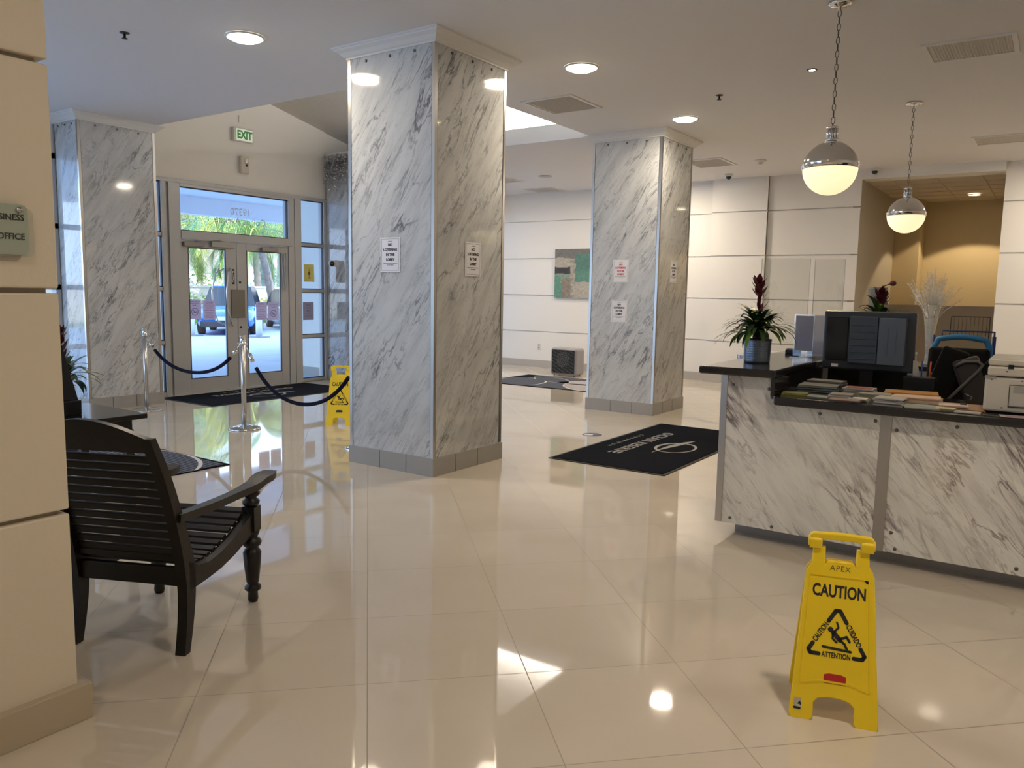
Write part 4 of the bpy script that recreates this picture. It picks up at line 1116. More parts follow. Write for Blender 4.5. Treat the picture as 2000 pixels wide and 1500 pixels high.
# monitor seen from behind
t = thing('computer_monitor', 'black computer monitor seen from behind on the desk', 'monitor', (5.70, 1.04, .75))
s = MB(); s.box(-.02, .04, -.285, .285, .27, .665); s.build('back_shell', mat('monitor_shell', (.028, .033, .044), .35), t, bevel=.012)
s = MB(); s.box(-.028, -.02, .125, .265, .33, .62); s.build('gloss_panel', black_gloss, t, bevel=.003)
s = MB(); s.box(-.06, -.02, -.065, .11, .32, .63); 
for i in range(6): s.box(-.064, -.06, -.055, .10, .345+i*.045, .350+i*.045)
s.build('electronics_housing', mat('monitor_inner', (.045, .058, .080), .35), t, bevel=.006)
s = MB(); s.box(-.09, -.02, -.235, -.075, .32, .625)
for y in (-.18, -.13): s.box(-.094, -.09, y-.003, y+.003, .38, .56)
s.build('side_housing', mat('monitor_side', (.085, .105, .135), .4), t, bevel=.008)
s = MB(); s.box(-.0215, -.02, .20-.022, .20+.022, .285, .305); s.build('barcode_label', paper_m, t)
s = MB(); s.box(-.0, .03, -.04, .04, .02, .36); s.build('neck', black_m, t)
s = MB(); s.box(-.12, .12, -.15, .15, 0, .02); s.build('base', black_m, t, bevel=.006)
t = thing('computer_case', 'flat black computer case under the monitor', 'computer', (5.88, 1.05, .75))
s = MB(); s.box(-.03, .05, -.26, .27, 0, .26); s.build('case_shell_black', black_m, t, bevel=.006)
s = MB(); s.box(-.032, -.03, .10, .22, .05, .07); s.build('drive_slot', black_gloss, t)
t = thing('telephone', 'black desk telephone under the monitor', 'telephone', (5.52, .87, .75), .1)
s = MB(); s.prism([(-.09, 0), (.09, 0), (.09, .10), (-.09, .05)], 'y', -.10, .10); s.build('body', black_gloss, t, bevel=.006)
s = MB(); s.tube([(-.06, .08, .085), (0, .085, .11), (.07, .08, .12)], .018, 10); s.build('handset', black_m, t)
s = MB(); s.box(-.02, .05, -.06, .02, .09, .10); s.build('keypad', mat('keys_grey', (.25, .27, .3), .4), t)
t = thing('keyboard', 'black keyboard lying behind the paper stacks', 'keyboard', (5.48, 1.16, .75))
s = MB(); s.box(-.07, .07, -.20, .15, 0, .02); s.build('base', black_m, t, bevel=.003)
s = MB()
for i in range(4):
    for j in range(14): s.box(-.055+i*.028, -.035+i*.028, -.19+j*.024, -.171+j*.024, .02, .027)
s.build('keys', mat('keycap', (.05, .05, .055), .5), t)
t = thing('water_bottle', 'clear water bottle behind the right edge of the monitor', 'bottle', (5.84, .775, .75))
s = MB(); s.lathe([(.032, 0), (.034, .02), (.034, .28), (.024, .33), (.014, .35), (.014, .375)], 20); s.build('body', mat('clear_plastic', (.45, .47, .48), .1, spec=.8), t)
s = MB(); s.lathe([(.016, .375), (.016, .40)], 16); s.build('cap', white_m, t)
t = thing('desk_organizer', 'black desk organizer with pens beside the vase', 'organizer', (5.60, .70, .75))
s = MB(); s.box(-.06, .06, -.09, .09, 0, .26); s.build('box', black_m, t, bevel=.004)
for i, c in enumerate(((.5, .1, .02), (.02, .06, .3), (.4, .38, .3))):
    s = MB(); s.tube([(.0, -.05+i*.045, .24), (.01*i, -.055+i*.05, .36)], .005, 6); s.build('pen', mat('pen_%d' % i, c, .4), t)
t = thing('paper_tray', 'white crumpled papers on the dark tray beside the chair', 'papers', (5.95, .58, 1.01))
s = MB(); s.box(-.09, .09, -.10, .10, -.26, 0); s.build('tray_box', black_m, t)
s = MB(); s.box(-.05, .06, -.06, .08, 0, .012, T=Matrix.Rotation(.12, 4, 'X')); s.box(-.04, .05, -.05, .05, .012, .024, T=Matrix.Rotation(-.10, 4, 'X')); s.build('sheets', paper_m, t)

# office chair
fab = mat('chair_mesh_black', (.005, .005, .005), .8, spec=.2, var=(60, .3))
def office_chair(label, loc, rz, arm_back=True):
    t = thing('office_chair', label, 'chair', loc, rz, 'office chairs')
    s = MB()
    for i in range(5):
        a = 2*PI*i/5+.3; s.tube([(0, 0, .09), (.28*math.cos(a), .28*math.sin(a), .06)], [.024, .015], 8)
    s.build('star_base', black_m, t)
    for i in range(5):
        a = 2*PI*i/5+.3; s = MB(); s.sphere((.28*math.cos(a), .28*math.sin(a), .03), .029, 10); s.build('caster', black_m, t)
    s = MB(); s.lathe([(.028, .08), (.028, .42)], 12); s.build('gas_lift', steel_m, t)
    s = MB(); s.box(-.24, .24, -.24, .24, .42, .50); s.build('seat', fab, t, bevel=.03)
    s = MB(); T = Matrix.Translation((-.25, 0, .52)) @ Matrix.Rotation(-.16, 4, 'Y')
    s.box(-.03, .03, -.21, .21, .02, .62, T=T); s.build('backrest', fab, t, bevel=.035, seg=3)
    for y in (-1, 1):
        s = MB(); s.tube([(-.10, y*.27, .44), (-.13, y*.29, .60), (-.17, y*.29, .70), (.02, y*.29, .735), (.16, y*.29, .72), (.16, y*.29, .66), (.05, y*.29, .48), (0, y*.26, .44)], .014, 8)
        s.tube([(-.15, y*.29, .725), (.0, y*.29, .75), (.14, y*.29, .735)], .022, 10, flat=.6); s.build('armrest', black_m, t)
    return t
office_chair('black office chair behind the desk, turned away from the monitor', (6.66, .62, .0), math.radians(180))
office_chair('black office chair tilted beside the printer, arm loop showing', (6.82, -.12, .0), math.radians(110))
# leaning folded black seat with arm loop that shows above the papers
t = thing('folded_seat', 'dark folded seat with a grey arm loop leaning behind the clipboard', 'seat', (5.78, .47, .75))
T = Matrix.Rotation(.62, 4, 'X')
s = MB(); s.box(-.05, .05, -.02, .12, -.06, .40, T=T); s.build('seat_pad', fab, t, bevel=.02)
s = MB(); s.box(-.06, .04, -.20, -.05, .04, .36, T=Matrix.Rotation(-.35, 4, 'X')); s.build('back_pad', mat('seat_brown', (.030, .022, .018), .7), t, bevel=.02)
s = MB(); s.box(-.02, .06, .10, .26, -.02, .40, T=Matrix.Rotation(.30, 4, 'X')); s.build('second_pad', fab, t, bevel=.02)
gm = mat('arm_grey', (.09, .085, .075), .45)
s = MB(); s.tube([(-.07, .15, .02), (-.07, .04, .16), (-.07, -.08, .31), (-.07, -.10, .35), (-.07, -.07, .37), (-.07, .0, .365), (-.07, .05, .33)], .011, 8); s.build('arm_loop', gm, t)
s = MB(); s.tube([(-.12, .02, .02), (-.14, -.03, .09), (-.13, -.06, .15), (-.14, -.02, .17)], .004, 6); s.tube([(-.15, -.08, .02), (-.15, -.08, .06), (-.15, .0, .07), (-.15, .02, .02)], .007, 6); s.build('wire_clip', steel_m, t)

# luggage cart with blue padded rail
t = thing('luggage_cart', 'cart with a bright blue padded rail and wire rack behind the desk', 'cart', (7.15, .615, 0))
blue = mat('blue_foam', (.015, .16, .36), .6); dkb = mat('blue_metal', (.012, .03, .14), .4)
s = MB(); pts = []
for i in range(13):
    u = i/12; pts.append((-.02, .165-.33*u, 1.19+.022*math.sin(PI*u)))
s.tube([(-.02, .19, 1.04), (-.02, .19, 1.13)]+pts+[(-.02, -.19, 1.13), (-.02, -.19, .98)], .022, 12); s.build('padded_rail', blue, t)
s = MB()
for y in (-.21, .21): s.tube([(.05, y, .04), (.05, y, 1.22)], .014, 8); s.tube([(.55, y, .04), (.55, y, .9)], .014, 8); s.tube([(.05, y, .9), (.55, y, .9)], .012, 8)
s.tube([(.05, -.21, 1.255), (.05, .15, 1.255), (.05, .15, 1.20)], .007, 6); s.tube([(.05, -.21, 1.255), (.05, -.21, 1.19)], .007, 6); s.build('frame', dkb, t)
s = MB(); s.box(.0, .6, -.25, .25, .10, .16); s.build('platform', dkb, t)
for x in (.06, .54):
    for y in (-.2, .2): s = MB(); s.lathe([(.05, -.015), (.05, .015)], 16, T=Matrix.Translation((x, y, .05)) @ Matrix.Rotation(PI/2, 4, 'X')); s.build('wheel', black_m, t)
wm = mat('wire_dark', (.05, .045, .04), .4, .8)
s = MB(); 
for y in (-.17, .10): s.tube([(.08, y, 1.20), (.08, y, 1.37)], .004, 6)
s.tube([(.08, -.17, 1.37), (.08, .10, 1.37)], .004, 6)
for i in range(9): s.tube([(.08, -.15+i*.028, 1.22), (.08, -.15+i*.028, 1.37)], .0015, 4)
s.build('wire_rack', wm, t)
s = MB(); s.box(.06, .5, -.19, .19, .16, 1.10); s.build('dark_bag', mat('bag_dark', (.008, .010, .016), .8, spec=.2), t, bevel=.04)

# back counter with vase
t = thing('back_counter', 'low dark counter against the half wall behind reception', 'counter', (8.33, 1.60, 0))
s = MB(); s.box(-.28, .28, -1.15, 1.0, 0, .85); s.build('cabinet', taupe_m, t)
s = MB(); s.box(-.31, .31, -1.18, 1.03, .85, .891); s.build('countertop', stone_black, t, bevel=.004)
t = thing('glitter_vase', 'tall sparkling vase holding silver glitter branches', 'vase', (8.3, .985, .891))
random.seed(21)
s = MB(); prof = [(.055, 0), (.06, .01), (.032, .03), (.028, .10), (.034, .22), (.046, .34), (.060, .44), (.078, .56), (.072, .56), (.055, .44)]
s.lathe(prof, 40)
gv = mat('silver_glitter', (.80, .76, .66), .18, .9, bump=(150, 1.))
s.build('vase_body', gv, t)
for i in range(64):
    a = random.uniform(0, 2*PI); sp = random.uniform(.02, .25); L = random.uniform(.72, .94)-sp*.7
    s = MB(); x, y = math.cos(a)*sp, math.sin(a)*sp
    pts = [(x*.15, y*.15, .40), (x*.45, y*.45, .40+(L-.4)*.5), (x, y, L)]
    s.tube(pts, [.0035, .003, .0018], 5)
    for k in range(12):
        u = random.uniform(.2, 1); p = Vector(pts[1]).lerp(Vector(pts[2]), u) if u > .4 else Vector(pts[0]).lerp(Vector(pts[1]), u*2.4)
        d = Vector((random.uniform(-1, 1), random.uniform(-1, 1), random.uniform(-.2, 1))).normalized()*.018
        s.tube([p, p+d], .0025, 4)
    s.build('glitter_branch', mat('glitter_branch_silver', (.85, .80, .70), .25, .5), t)
t = thing('potted_calla', 'small grey pot with one dark red flower, left of the glitter vase', 'plant', (9.2, 1.55, 0))
s = MB(); s.lathe([(.05, .95), (.095, 1.60), (.10, 1.62), (.09, 1.60)], 24, (.0, .07, 0)); s.box(-.16, .16, -.1, .24, 0, .95); s.build('tall_planter', mat('planter_grey', (.22, .20, .17), .7), t)
s = MB(); s.tube([(0, .05, 1.58), (0, -.01, 1.54), (0, -.03, 1.44)], .03, 8, flat=.3); s.tube([(0, .06, 1.60), (0, .0, 1.64), (0, -.05, 1.66)], .006, 6); s.build('foliage', leaf_g, t)
s = MB(); s.sphere((0, -.075, 1.665), .035, 14, sz=.8); s.build('flower', flower_m, t)

# acrylic things on the high counter
t = thing('acrylic_sign_holder', 'clear acrylic holder with a printed sheet on the high counter', 'sign holder', (5.85, 1.50, ZH), math.radians(-12))
s = MB(); s.box(-.002, .002, -.075, .075, .01, .31); s.box(-.05, .05, -.075, .075, 0, .006); s.build('acrylic_stand', acryl_m, t)
s = MB(); s.box(-.005, -.003, -.070, .062, .05, .30); o = s.build('printed_sheet', mat('sheet_lilac', (.24, .23, .26), .7), t)
s = MB()
for i in range(9): s.box(-.006, -.005, -.055+.004*(i % 3), .05-.006*(i % 4), .08+i*.022, .084+i*.022)
s.build('print_lines', faint_b, o)
t = thing('framed_notice', 'white framed notice with glossy front beside the monitor', 'frame', (6.12, 1.475, ZH), math.radians(6))
s = MB(); T = Matrix.Rotation(.12, 4, 'Y'); s.box(-.004, .004, -.075, .062, .0, .305, T=T); s.build('frame', white_m, t)
s = MB(); s.box(-.007, -.004, -.068, .056, .01, .297, T=T); s.build('glossy_sheet', mat('gloss_sheet', (.50, .48, .50), .06, coat=.5), t)
s = MB(); s.prism([(0, 0), (.08, 0), (.035, .2)], 'y', -.003, .003); s.build('easel_back', black_m, t)
def shield(label, loc, w_, h_, rz):
    t = thing('acrylic_shield', label, 'sneeze guard', loc, rz, 'clear sneeze guards')
    s = MB(); s.box(-.0025, .0025, -w_/2, w_/2, .01, h_); s.build('panel', acryl_m, t)
    s = MB(); s.box(-.0035, .0035, w_/2-.004, w_/2, .01, h_); s.box(-.0035, .0035, -w_/2, -w_/2+.004, .01, h_); s.build('polished_edge', mat('acrylic_edge', (.62, .61, .58), .2), t)
    for y in (-w_*.35, w_*.35): s = MB(); s.box(-.06, .06, y-.003, y+.003, 0, .03); s.build('foot', mat('acrylic_edge'), t)
shield('clear acrylic guard at the left, behind the counter bromeliad', (6.30, 1.78, ZH), .36, .73, .25)
shield('clear acrylic guard in the middle above the high counter end', (6.33, 1.46, ZH), .22, .72, .0)
s = MB(); s.box(-.001, .001, -.055, .055, 0, .56)
t = thing('card_stand', 'small dark card stand on the high counter behind the plant leaves', 'stand', (6.20, 1.66, ZH))
s = MB(); s.box(-.04, .04, -.05, .05, 0, .03); s.build('base', black_m, t, bevel=.003)
s = MB(); s.box(-.02, .02, -.045, .045, .03, .04); s.build('cards', mat('card_grey', (.25, .24, .22), .6), t)

# ================================================================== PAINTING, CASE, OUTLETS
def painted_grid(name, w_, h_, n, fn, mat_, T, parent):
    me = bpy.data.meshes.new(name); vs = []; fs = []; m_ = int(n*h_/w_)
    for j in range(m_+1):
        for i in range(n+1): vs.append(T @ Vector((-w_/2+w_*i/n, -h_/2+h_*j/m_, 0)))
    for j in range(m_):
        for i in range(n): a = j*(n+1)+i; fs.append((a, a+1, a+n+2, a+n+1))
    me.from_pydata([tuple(v) for v in vs], [], fs)
    ca = me.color_attributes.new('paint', 'FLOAT_COLOR', 'POINT')
    k = 0
    for j in range(m_+1):
        for i in range(n+1): ca.data[k].color = (*fn(i/n, j/m_), 1); k += 1
    me.materials.append(mat_); o = bpy.data.objects.new(name, me); COL.objects.link(o); o.parent = parent; return o
from mathutils import noise as mn
def paint_fn(u, v):
    N = lambda s_, k=0: mn.noise(Vector((u*s_+k, v*s_*1.2, k)))
    teal = Vector((.09, .20, .17)); green = Vector((.12, .27, .20)); cream = Vector((.40, .37, .31)); dark = Vector((.05, .045, .05)); grey = Vector((.17, .17, .16))
    u2 = u+N(6)*.03; v2 = v+N(5, 3)*.03
    c = cream.copy()
    if u2 < .30: c = grey if v2 > .82 else (cream if v2 > .63 else (dark if v2 > .49 else green.lerp(cream, .35 if v2 > .3 else 0)))
    if u2 < .12 and v2 < .45: c = green
    if .38 < u2 and v2 > .33: c = teal.lerp(green, max(0, N(3, 5)+.4))
    if u2 > .78 and .50 < v2 < .70: c = dark
    if u2 > .70 and .33 < v2 < .5: c = Vector((.16, .12, .05)).lerp(teal, .3)
    if .38 < u2 and v2 > .9: c = grey
    if .30 < u2 < .40: c = cream.lerp(grey, max(0, N(14, 9)+.2)) if v2 < .8 else grey
    if .15 < u2 < .32 and v2 < .40: c = Vector((.16, .12, .09)).lerp(cream, .3+.5*max(0, N(18, 2)))
    c = c*(1+.25*N(20, 4)+.08*N(60, 8)); return tuple(max(0, x) for x in c)
t = thing('abstract_painting', 'teal and cream abstract painting on the far wall', 'painting', (13.49, 7.72, 1.89))
s = MB(); s.box(-.04, 0, -.58, .58, -.475, .475); s.build('stretched_canvas', mat('canvas_edge', (.3, .3, .26), .8), t)
painted_grid('painted_face', 1.16, .95, 90, paint_fn, attr_mat('painting_surface', .6), frame((-.0405, 0, 0), (0, -1, 0), (0, 0, 1)), t)
def case_fn(u, v):
    r = math.hypot((u-.5)*1.0, (v-.60)*.9); a = math.atan2(v-.6, u-.5)
    k = math.sin(r*70+2*math.sin(a*6))*.5+.5 if r < .3 else (math.sin(u*60)*math.sin(v*52)+math.sin(u*23+v*40))*.5
    if .2 < v < .235: k = -1
    g = .015+.15*max(0, k)*(.6+.6*abs(mn.noise(Vector((u*30, v*30, 1))))); return (g, g*.96, g*.84)
t = thing('patterned_case', 'dark case with pale scroll pattern standing by the painting wall', 'case', (12.45, 7.38, 0))
s = MB(); s.box(-.16, .16, -.29, .26, .02, .51); s.build('shell', mat('case_shell', (.30, .29, .32), .4), t, bevel=.05, seg=4)
s = MB(); s.box(-.166, -.15, -.255, .225, .05, .48); s.build('front_panel', mat('case_front', (.02, .02, .02), .5), t, bevel=.006)
painted_grid('scroll_pattern', .45, .41, 70, case_fn, attr_mat('case_pattern_surface', .5), frame((-.1675, -.015, .265), (0, -1, 0), (0, 0, 1)), t)
for x in (-.1, .1):
    for y in (-.22, .2): s = MB(); s.sphere((x, y, .012), .012, 8); s.build('foot', black_m, t)
for y, lab in ((8.66, 'white wall outlet left of the patterned case'), (7.69-.28, 'white wall outlet right of the patterned case, beside the farther column')):
    t = thing('wall_outlet', lab, 'outlet', (13.5, y, .42), 0, 'painting wall outlets')
    s = MB(); s.box(-.012, 0, -.04, .04, -.06, .06); s.build('cover_plate', white_m, t, bevel=.003)
    s = MB(); s.box(-.014, -.012, -.018, .018, .01, .04); s.box(-.014, -.012, -.018, .018, -.04, -.01); s.build('socket', mat('socket_grey', (.3, .29, .28), .5), t)

# ================================================================== PILLAR SIGN
t = thing('office_sign', 'frosted green glass BUSINESS OFFICE sign on the near pillar', 'sign', (1.003, 2.70, 1.665))
gs = bpy.data.materials.new('frosted_green_glass'); gs.use_nodes = True
bs = gs.node_tree.nodes['Principled BSDF']; bs.inputs['Base Color'].default_value = (.37, .42, .34, 1); bs.inputs['Roughness'].default_value = .35; bs.inputs['Alpha'].default_value = .9; bs.inputs['Coat Weight'].default_value = .5
def rrect(w_, h0, h1, r, n=6):
    P = []
    for cx, cy, a0 in ((w_-r, h1-r, 0), (-w_+r, h1-r, 90), (-w_+r, h0+r, 180), (w_-r, h0+r, 270)):
        for i in range(n+1): a = math.radians(a0+90*i/n); P.append((cx+r*math.cos(a), cy+r*math.sin(a)))
    return P
T = frame((0, -.028, 0), (1, 0, 0), (0, 0, 1))
plate('frosted_plate', [rrect(.19, -.075, .078, .018)], .006, gs, t, T)
plate('clear_backer', [rrect(.20, -.08, .07, .02)], .004, acryl_m, t, frame((.01, -.018, .0), (1, 0, 0), (0, 0, 1)))
text('lettering', 'BUSINESS', .0265, mat('bronze_letters', (.03, .028, .02), .4), t, frame((.178, -.0325, .038), (1, 0, 0), (0, 0, 1)), .008, .0006, align='RIGHT', sx=.93)
text('lettering', 'OFFICE', .0265, mat('bronze_letters'), t, frame((.178, -.0325, -.020), (1, 0, 0), (0, 0, 1)), .008, .0006, align='RIGHT', sx=.93)
for x in (-.165, .165):
    s = MB(); s.lathe([(.007, 0), (.007, .030), (.009, .031), (.009, .036)], 14, T=Matrix.Translation((x, 0, .062)) @ Matrix.Rotation(PI/2, 4, 'X')); s.build('standoff_screw', steel_m, t)

# ================================================================== OUTSIDE
gwm = mat('cream_stucco', (.72, .66, .56), .8, var=(2, .05))
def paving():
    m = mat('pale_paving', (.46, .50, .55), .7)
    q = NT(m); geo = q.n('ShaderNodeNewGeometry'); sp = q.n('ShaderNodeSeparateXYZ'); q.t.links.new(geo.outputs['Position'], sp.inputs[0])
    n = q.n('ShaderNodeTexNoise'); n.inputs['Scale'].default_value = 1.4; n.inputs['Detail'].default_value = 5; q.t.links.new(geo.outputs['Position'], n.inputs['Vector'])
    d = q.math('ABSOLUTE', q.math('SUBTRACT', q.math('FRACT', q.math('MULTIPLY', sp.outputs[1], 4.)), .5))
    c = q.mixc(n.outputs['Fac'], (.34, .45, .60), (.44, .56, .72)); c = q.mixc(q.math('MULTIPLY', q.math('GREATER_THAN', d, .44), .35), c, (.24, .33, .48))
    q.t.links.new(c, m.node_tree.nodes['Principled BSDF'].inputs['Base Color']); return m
s = MB(); s.box(-30, 60, 10.12, 80, -.14, -.02); struct(s.build('driveway_ground', paving()))
can_m = mat('canopy_soffit', (.66, .68, .72), .8)
s = MB(); s.box(1, 19, 10.18, 17.2, 3.62, 3.75)
s.box(1, 19, 17.0, 17.3, 3.22, 4.3)
for y in (12.4, 14.8): s.box(1, 19, y, y+.035, 3.6, 3.62)
struct(s.build('ceiling_canopy', can_m))
for x, y, lab in ((7.6, 12.0, 'round lit lamp in the canopy soffit outside the doors'),):
    t = thing('canopy_lamp', lab, 'ceiling light', (x+.45, y+.3, 3.62)); s = MB(); s.lathe([(.14, 0), (.14, -.02), (.001, -.022)], 24); s.build('diffuser', lamp_m, t)
for x, y, lab in ((6.9, 11.9, 'grey louvred canopy fixture at the upper left of the transom view'), (8.9, 15.4, 'grey louvred canopy fixture lower down, near the canopy edge'), (10.9, 13.0, 'grey louvred canopy fixture at the right edge of the transom view')):
    t = thing('canopy_fixture', lab, 'vent', (x, y, 3.62), 0, 'canopy fixtures')
    s = MB(); s.box(-.30, .30, -.16, .16, -.10, 0)
    s.build('box', mat('fixture_grey', (.22, .26, .34), .5), t, bevel=.01)
    s = MB()
    for i in range(7): s.box(-.28, .28, -.14+i*.045, -.12+i*.045, -.115, -.10)
    s.build('louvre', mat('fixture_dark', (.10, .13, .20), .5), t)
s = MB(); s.box(9.35, 9.55, 10.18, 11.4, -.02, 3.62); struct(s.build('wall_porch', mat('porch_wall', (.80, .80, .74), .7)))
s = MB(); s.box(9.32, 9.35, 10.18, 11.4, -.02, .14); struct(s.build('baseboard_porch', base_grey_m))
s = MB(); s.box(-30, 45, -4.1, 10.15, 5.35, 18); struct(s.build('wall_shade_tower', gwm))  # unseen upper building added, its height set so its shadow covers the driveway
# garden wall
s = MB(); s.box(-10, 60, 30, 30.25, -.02, 1.5); s.box(-10, 60, 29.95, 30.3, 1.5, 1.58)
tag(s.build('garden_wall', gwm), 'long cream garden wall behind the parked cars', 'wall')
s = MB(); s.box(-10, 60, 29.1, 29.95, -.02, .10); tag(s.build('planting_bed', mat('bed_soil', (.12, .16, .05), .9)), 'planted kerb strip along the foot of the garden wall', 'planting')
# houses
def house(label, x0, x1, y0, y1, h_, col_, wins, rh=1.6):
    t = thing('house', label, 'building', ((x0+x1)/2, (y0+y1)/2, 0)); a, b = (x1-x0)/2, (y1-y0)/2
    s = MB(); s.box(-a, a, -b, b, 0, h_); s.build('wall', mat('house_%d' % int(col_[0]*100), col_, .8), t)
    s = MB(); s.add([(-a-.5, -b-.5, h_), (a+.5, -b-.5, h_), (a+.5, b+.5, h_), (-a-.5, b+.5, h_), (-a*.5, 0, h_+rh), (a*.5, 0, h_+rh)], [(0, 1, 5, 4), (1, 2, 5), (2, 3, 4, 5), (3, 0, 4), (3, 2, 1, 0)]); s.build('roof', mat('roof_grey', (.22, .18, .17), .8), t)
    for (wx, wz, ww, wh) in wins:
        s = MB(); s.box(wx-ww/2-.08, wx+ww/2+.08, -b-.06, -b, wz-.08, wz+wh+.08); f = s.build('window', mat('window_white', (.7, .7, .7), .6), t)
        s = MB(); s.box(wx-ww/2, wx-.03, -b-.08, -b-.06, wz, wz+wh); s.box(wx+.03, wx+ww/2, -b-.08, -b-.06, wz, wz+wh); s.build('pane', mat('house_pane', (.03, .07, .14), .1), f)
house('cream house beyond the garden wall, seen past the palm trunk', 27, 44, 40, 48, 4.2, (.42, .37, .30), ((-4.2, 1.6, 1.2, 1.4), (-6.9, 1.6, .6, 1.6), (-1, 1.6, 1.2, 1.4), (2.5, 1.6, 1.2, 1.4)))
house('pale house with a bright blue shutter at the far left', 16, 25.5, 38, 45, 5.0, (.46, .43, .41), ((2.4, 1.6, .8, 1.6),))
t = thing('blue_shutter', 'bright blue sail shade on the far left house', 'shade', (24.0, 37.8, 0)); s = MB(); s.prism([(-.7, 1.7), (.6, 1.7), (.6, 2.9), (0, 3.7), (-.7, 2.8)], 'y', -.05, .05); s.build('cloth', mat('sail_blue', (.01, .22, .50), .6), t)
s = MB(); s.tube([(-.75, 0, 0), (-.75, 0, 2.9)], .05, 8); s.tube([(.65, 0, 0), (.65, 0, 2.9)], .05, 8); s.build('post', mat('window_white'), t)

# cars
def car(label, loc, rz, body, L=4.5, W=1.85, Hc=1.48, tall=False):
    t = thing('car', label, 'car', loc, rz, None)
    # stations along x (front = +x): (x, half width, z bottom, z shoulder)
    h0 = .95 if tall else .86
    st = [(-L/2, .78, .42, h0-.12), (-L/2+.15, .88, .30, h0), (-L/2+.9, .92, .24, h0+.02), (0, .93, .22, h0), (L/2-1.3, .92, .24, h0-.02), (L/2-.35, .86, .28, h0-.16), (L/2, .70, .40, h0-.30)]
    vs = []; fs = []
    for x, hw, zb, zt in st:
        hw *= W/1.85
        for y, z in ((-hw*.92, zb), (-hw, zb+.12), (-hw, zt-.14), (-hw*.90, zt), (hw*.90, zt), (hw, zt-.14), (hw, zb+.12), (hw*.92, zb)): vs.append((x, y, z))
    for i in range(len(st)-1):
        for k in range(8): j = (k+1) % 8; fs.append((i*8+k, i*8+j, i*8+8+j, i*8+8+k))
    fs.append(tuple(range(8))); fs.append(tuple(range(len(st)*8-8, len(st)*8)))
    s = MB(); s.add(vs, fs, 0, True); s.build('body', body, t)
    rt = Hc; cb = [(-L/2+.25, .80, h0-.02), (-L/2+.65, .68, rt-.06), (-L/2+1.3, .66, rt), (.25, .66, rt-.01), (L/2-1.25, .80, h0-.03)]
    s = MB(); vs = []; fs = []
    for x, hw, zt in cb:
        hw *= W/1.85
        vs += [(x, -hw*1.08, h0-.05), (x, -hw, zt), (x, hw, zt), (x, hw*1.08, h0-.05)]
    for i in range(len(cb)-1):
        for k in range(3): fs.append((i*4+k, i*4+k+1, i*4+5+k, i*4+4+k))
    s.add(vs, fs, 0, False); s.build('cabin_glass', mat('car_glass', (.015, .03, .05), .2, spec=.3), t)
    s = MB(); s.box(-L/2+.75, .25, -.62, .62, rt-.02, rt+.03); s.build('roof', body, t, bevel=.02)
    for x in (-L/2+.85, L/2-.9):
        for y in (-1, 1):
            s = MB(); T = Matrix.Translation((x, y*(W/2-.12), .33)) @ Matrix.Rotation(PI/2, 4, 'X'); s.lathe([(.20, -.11), (.33, -.10), (.335, 0), (.33, .10), (.20, .11)], 28, T=T); w_ = s.build('wheel', mat('tyre', (.015, .015, .017), .8), t)
            s = MB(); s.lathe([(.20, -.115), (.08, -.12)], 20, T=T); s.lathe([(.20, .115), (.08, .12)], 20, T=T); s.build('hubcap', steel_m, w_)
    for y in (-1, 1):
        s = MB(); s.box(-L/2-.01, -L/2+.12, y*.60-.16, y*.60+.16, .62, .76); s.build('tail_light', mat('tail_red', (.35, .02, .02), .2), t, bevel=.02)
        s = MB(); s.box(L/2-.16, L/2-.02, y*.56-.15, y*.56+.15, .50, .62); s.build('headlight', mat('headlight_clear', (.6, .62, .65), .1), t, bevel=.02)
        s = MB(); s.box(.75, .95, y*(W/2+.08)-.10, y*(W/2+.08)+.06, .88, 1.0); s.build('mirror', body, t, bevel=.02)
    s = MB(); s.box(L/2-.06, L/2+.05, -.72, .72, .26, .46); s.box(-L/2-.05, -L/2+.06, -.75, .75, .28, .48); s.build('bumper', mat('bumper_dark', (.03, .035, .05), .5), t, bevel=.03)
    s = MB(); s.box(L/2+.0, L/2+.055, -.26, .26, .48, .60); s.build('plate', mat('window_white'), t)
    return t
car_blue = mat('car_blue', (.005, .17, .55), .22, coat=.8); car_silver = mat('car_silver', (.45, .47, .52), .25, .4, coat=.6); car_dark = mat('car_dark', (.03, .04, .07), .25, coat=.6)
car('bright blue car parked facing the doors, seen through the glass', (16.95, 23.5, -.02), math.radians(-132), car_blue, Hc=1.55, tall=True)
car('silver car parked behind the right door notices', (20.4, 24.2, -.02), math.radians(-118), car_silver)
car('dark car left of the blue car, seen through the left pane', (15.3, 27.0, -.02), math.radians(-110), car_dark)
car('dark blue car seen in the left side window', (11.9, 23.8, -.02), math.radians(-105), mat('car_navy', (.01, .03, .12), .25, coat=.6))
def bollard(x, y, label):
    t = thing('bollard', label, 'bollard', (x, y, -.02), 0, 'white bollards')
    s = MB(); s.lathe([(.10, 0), (.10, .88), (.08, .93), (.001, .95)], 20); s.build('post', mat('bollard_white', (.8, .8, .8), .6), t)
    s = MB(); s.lathe([(.34, 0), (.34, .02), (.001, .022)], 24); s.build('foot', mat('bollard_foot', (.15, .2, .25), .8), t)
bollard(14.6, 22.3, 'white bollard in front of the dark car, left door')
bollard(15.75, 20.5, 'white bollard beside the blue car, right door')
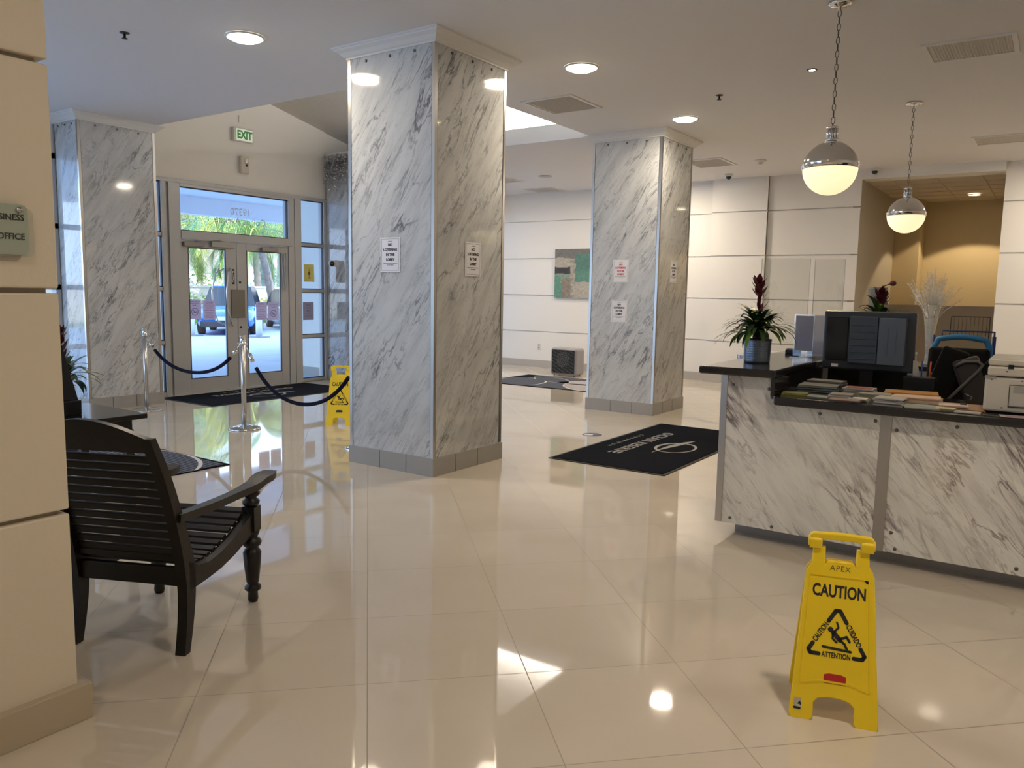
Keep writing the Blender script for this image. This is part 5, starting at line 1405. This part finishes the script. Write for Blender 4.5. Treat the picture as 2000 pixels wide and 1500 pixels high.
# palms
frond_m = [mat('frond_green', (.10, .22, .035), .5), mat('frond_yellow', (.42, .44, .10), .5), mat('frond_blue', (.14, .30, .20), .5)]
trunk_m = mat('palm_trunk', (.30, .26, .24), .85, var=(7, .5))
def palm(label, base, crown, seed, nf=16, L0=3.4):
    random.seed(seed)
    t = thing('palm_tree', label, 'tree', base, 0, 'coconut palms'); c = Vector(crown)-Vector(base)
    s = MB(); pts = []; rad = []
    for i in range(24): u = i/23; p = Vector((c.x*u**1.3, c.y*u**1.3, c.z*u)); pts.append(p); rad.append((.20-.07*u)*(1.06 if i % 2 else .94))
    s.tube(pts, rad, 12); s.build('trunk', trunk_m, t)
    for f in range(nf):
        a = 2*PI*f/nf*2.4+random.uniform(-.2, .2); el = random.uniform(-.1, 1.1); L = L0*random.uniform(.8, 1.1)
        d = Vector((math.cos(a), math.sin(a), 0)); side = Vector((-d.y, d.x, 0)); p = c.copy(); ang = el; mid = []
        N = 26
        for j in range(N+1):
            mid.append((p.copy(), ang)); p = p+(d*math.cos(ang)+Vector((0, 0, math.sin(ang))))*(L/N); ang -= .085
        s = MB(); s.tube([m_[0] for m_ in mid], [.03*(1-j/N)+.006 for j in range(N+1)], 5)
        for j in range(2, N+1):
            for k in range(2):
                q_, an_ = mid[j]; q_ = q_+(mid[j-1][0]-q_)*.5*k
                l = .95*math.sin(PI*min(1, .12+j/N*.85))**.8
                for sg in (-1, 1):
                    dn = (side*sg*.55+d*.35*math.cos(an_)+Vector((0, 0, -.75))).normalized(); l_ = l*random.uniform(.8, 1.15); tip = q_+dn*l_+Vector((0, 0, -.12*l)); wv = d*.015
                    s.add([q_-wv, q_+wv, tip+wv*.2, tip-wv*.2], [(0, 1, 2, 3)], random.choice((0, 0, 1)))
        s.build('palm_frond', [frond_m[f % 3], frond_m[(f+1) % 3]], t)
palm('palm with ringed trunk leaning behind the right door', (22.1, 27.6, 0), (20.3, 26.5, 3.75), 2, 24, 4.2)
palm('palm with long drooping fronds behind the left door', (17.4, 28.7, 0), (18.0, 28.3, 4.7), 5, 22, 3.4)
palm('palm beyond the garden wall at the far left', (15.5, 33.5, 0), (15.2, 33.0, 5.6), 9, 16, 3.6)
palm('palm beyond the garden wall at the right', (27.5, 34.0, 0), (27.2, 33.5, 5.2), 12, 18, 4.0)
palm('palm beyond the wall, its crown filling the right of the transom', (21.5, 34.0, 0), (21.6, 33.6, 6.2), 15, 18, 4.2)
palm('palm left of the driveway, seen in the left side windows', (5.5, 27.0, 0), (5.8, 27.0, 5.2), 19, 18, 4.0)
palm('palm further left along the driveway', (0.5, 24.0, 0), (.8, 24.0, 5.2), 22, 18, 4.0)
palm('palm just behind the garden wall, crown low at the left door', (19.4, 31.9, 0), (19.7, 31.7, 3.7), 31, 20, 3.2)
palm('palm just behind the garden wall, crown low at the right door', (24.6, 31.9, 0), (24.2, 31.7, 3.4), 33, 20, 3.2)
def shrub(label, x, y, r, h_, seed, m, sx=1., z=0):
    random.seed(seed); s = MB()
    for i in range(int(900*r)):
        u = random.uniform(-1, 1); a = random.uniform(0, 2*PI); rr = (1-u*u)**.5*random.uniform(.6, 1)
        p = Vector((rr*math.cos(a)*r*sx, rr*math.sin(a)*r, h_*(.5+.5*u*random.uniform(.7, 1)))); d = Vector((random.uniform(-1, 1), random.uniform(-1, 1), random.uniform(-.3, 1))).normalized(); e = d.orthogonal().normalized()*.045; d *= .14
        s.add([p-e, p+d*.5+e, p+d, p+d*.5-e], [(0, 1, 2, 3)])
    return tag(s.build('shrub', m, loc=(x, y, z)), label, 'shrub', 'shrubs by the garden wall')
shrub('low bright shrub behind the blue car, left of the lock plate', 19.0, 28.5, .45, 1.25, 1, frond_m[0], 3.)
shrub('bright shrub at the foot of the leaning palm', 22.4, 28.5, .45, 1.1, 2, frond_m[1], 2.6)
shrub('dark leafed shrub at the right edge of the right door', 13.5, 15.9, .42, 1.9, 3, mat('shrub_dark', (.02, .05, .02), .5), .7, -.1)
shrub('green hedge top over the wall at the left', 20.2, 31.6, 1.2, 2.5, 4, frond_m[0], 2.2)
shrub('green hedge top over the wall in the middle', 26.4, 32.6, 1.0, 2.5, 5, frond_m[2], 2.0)
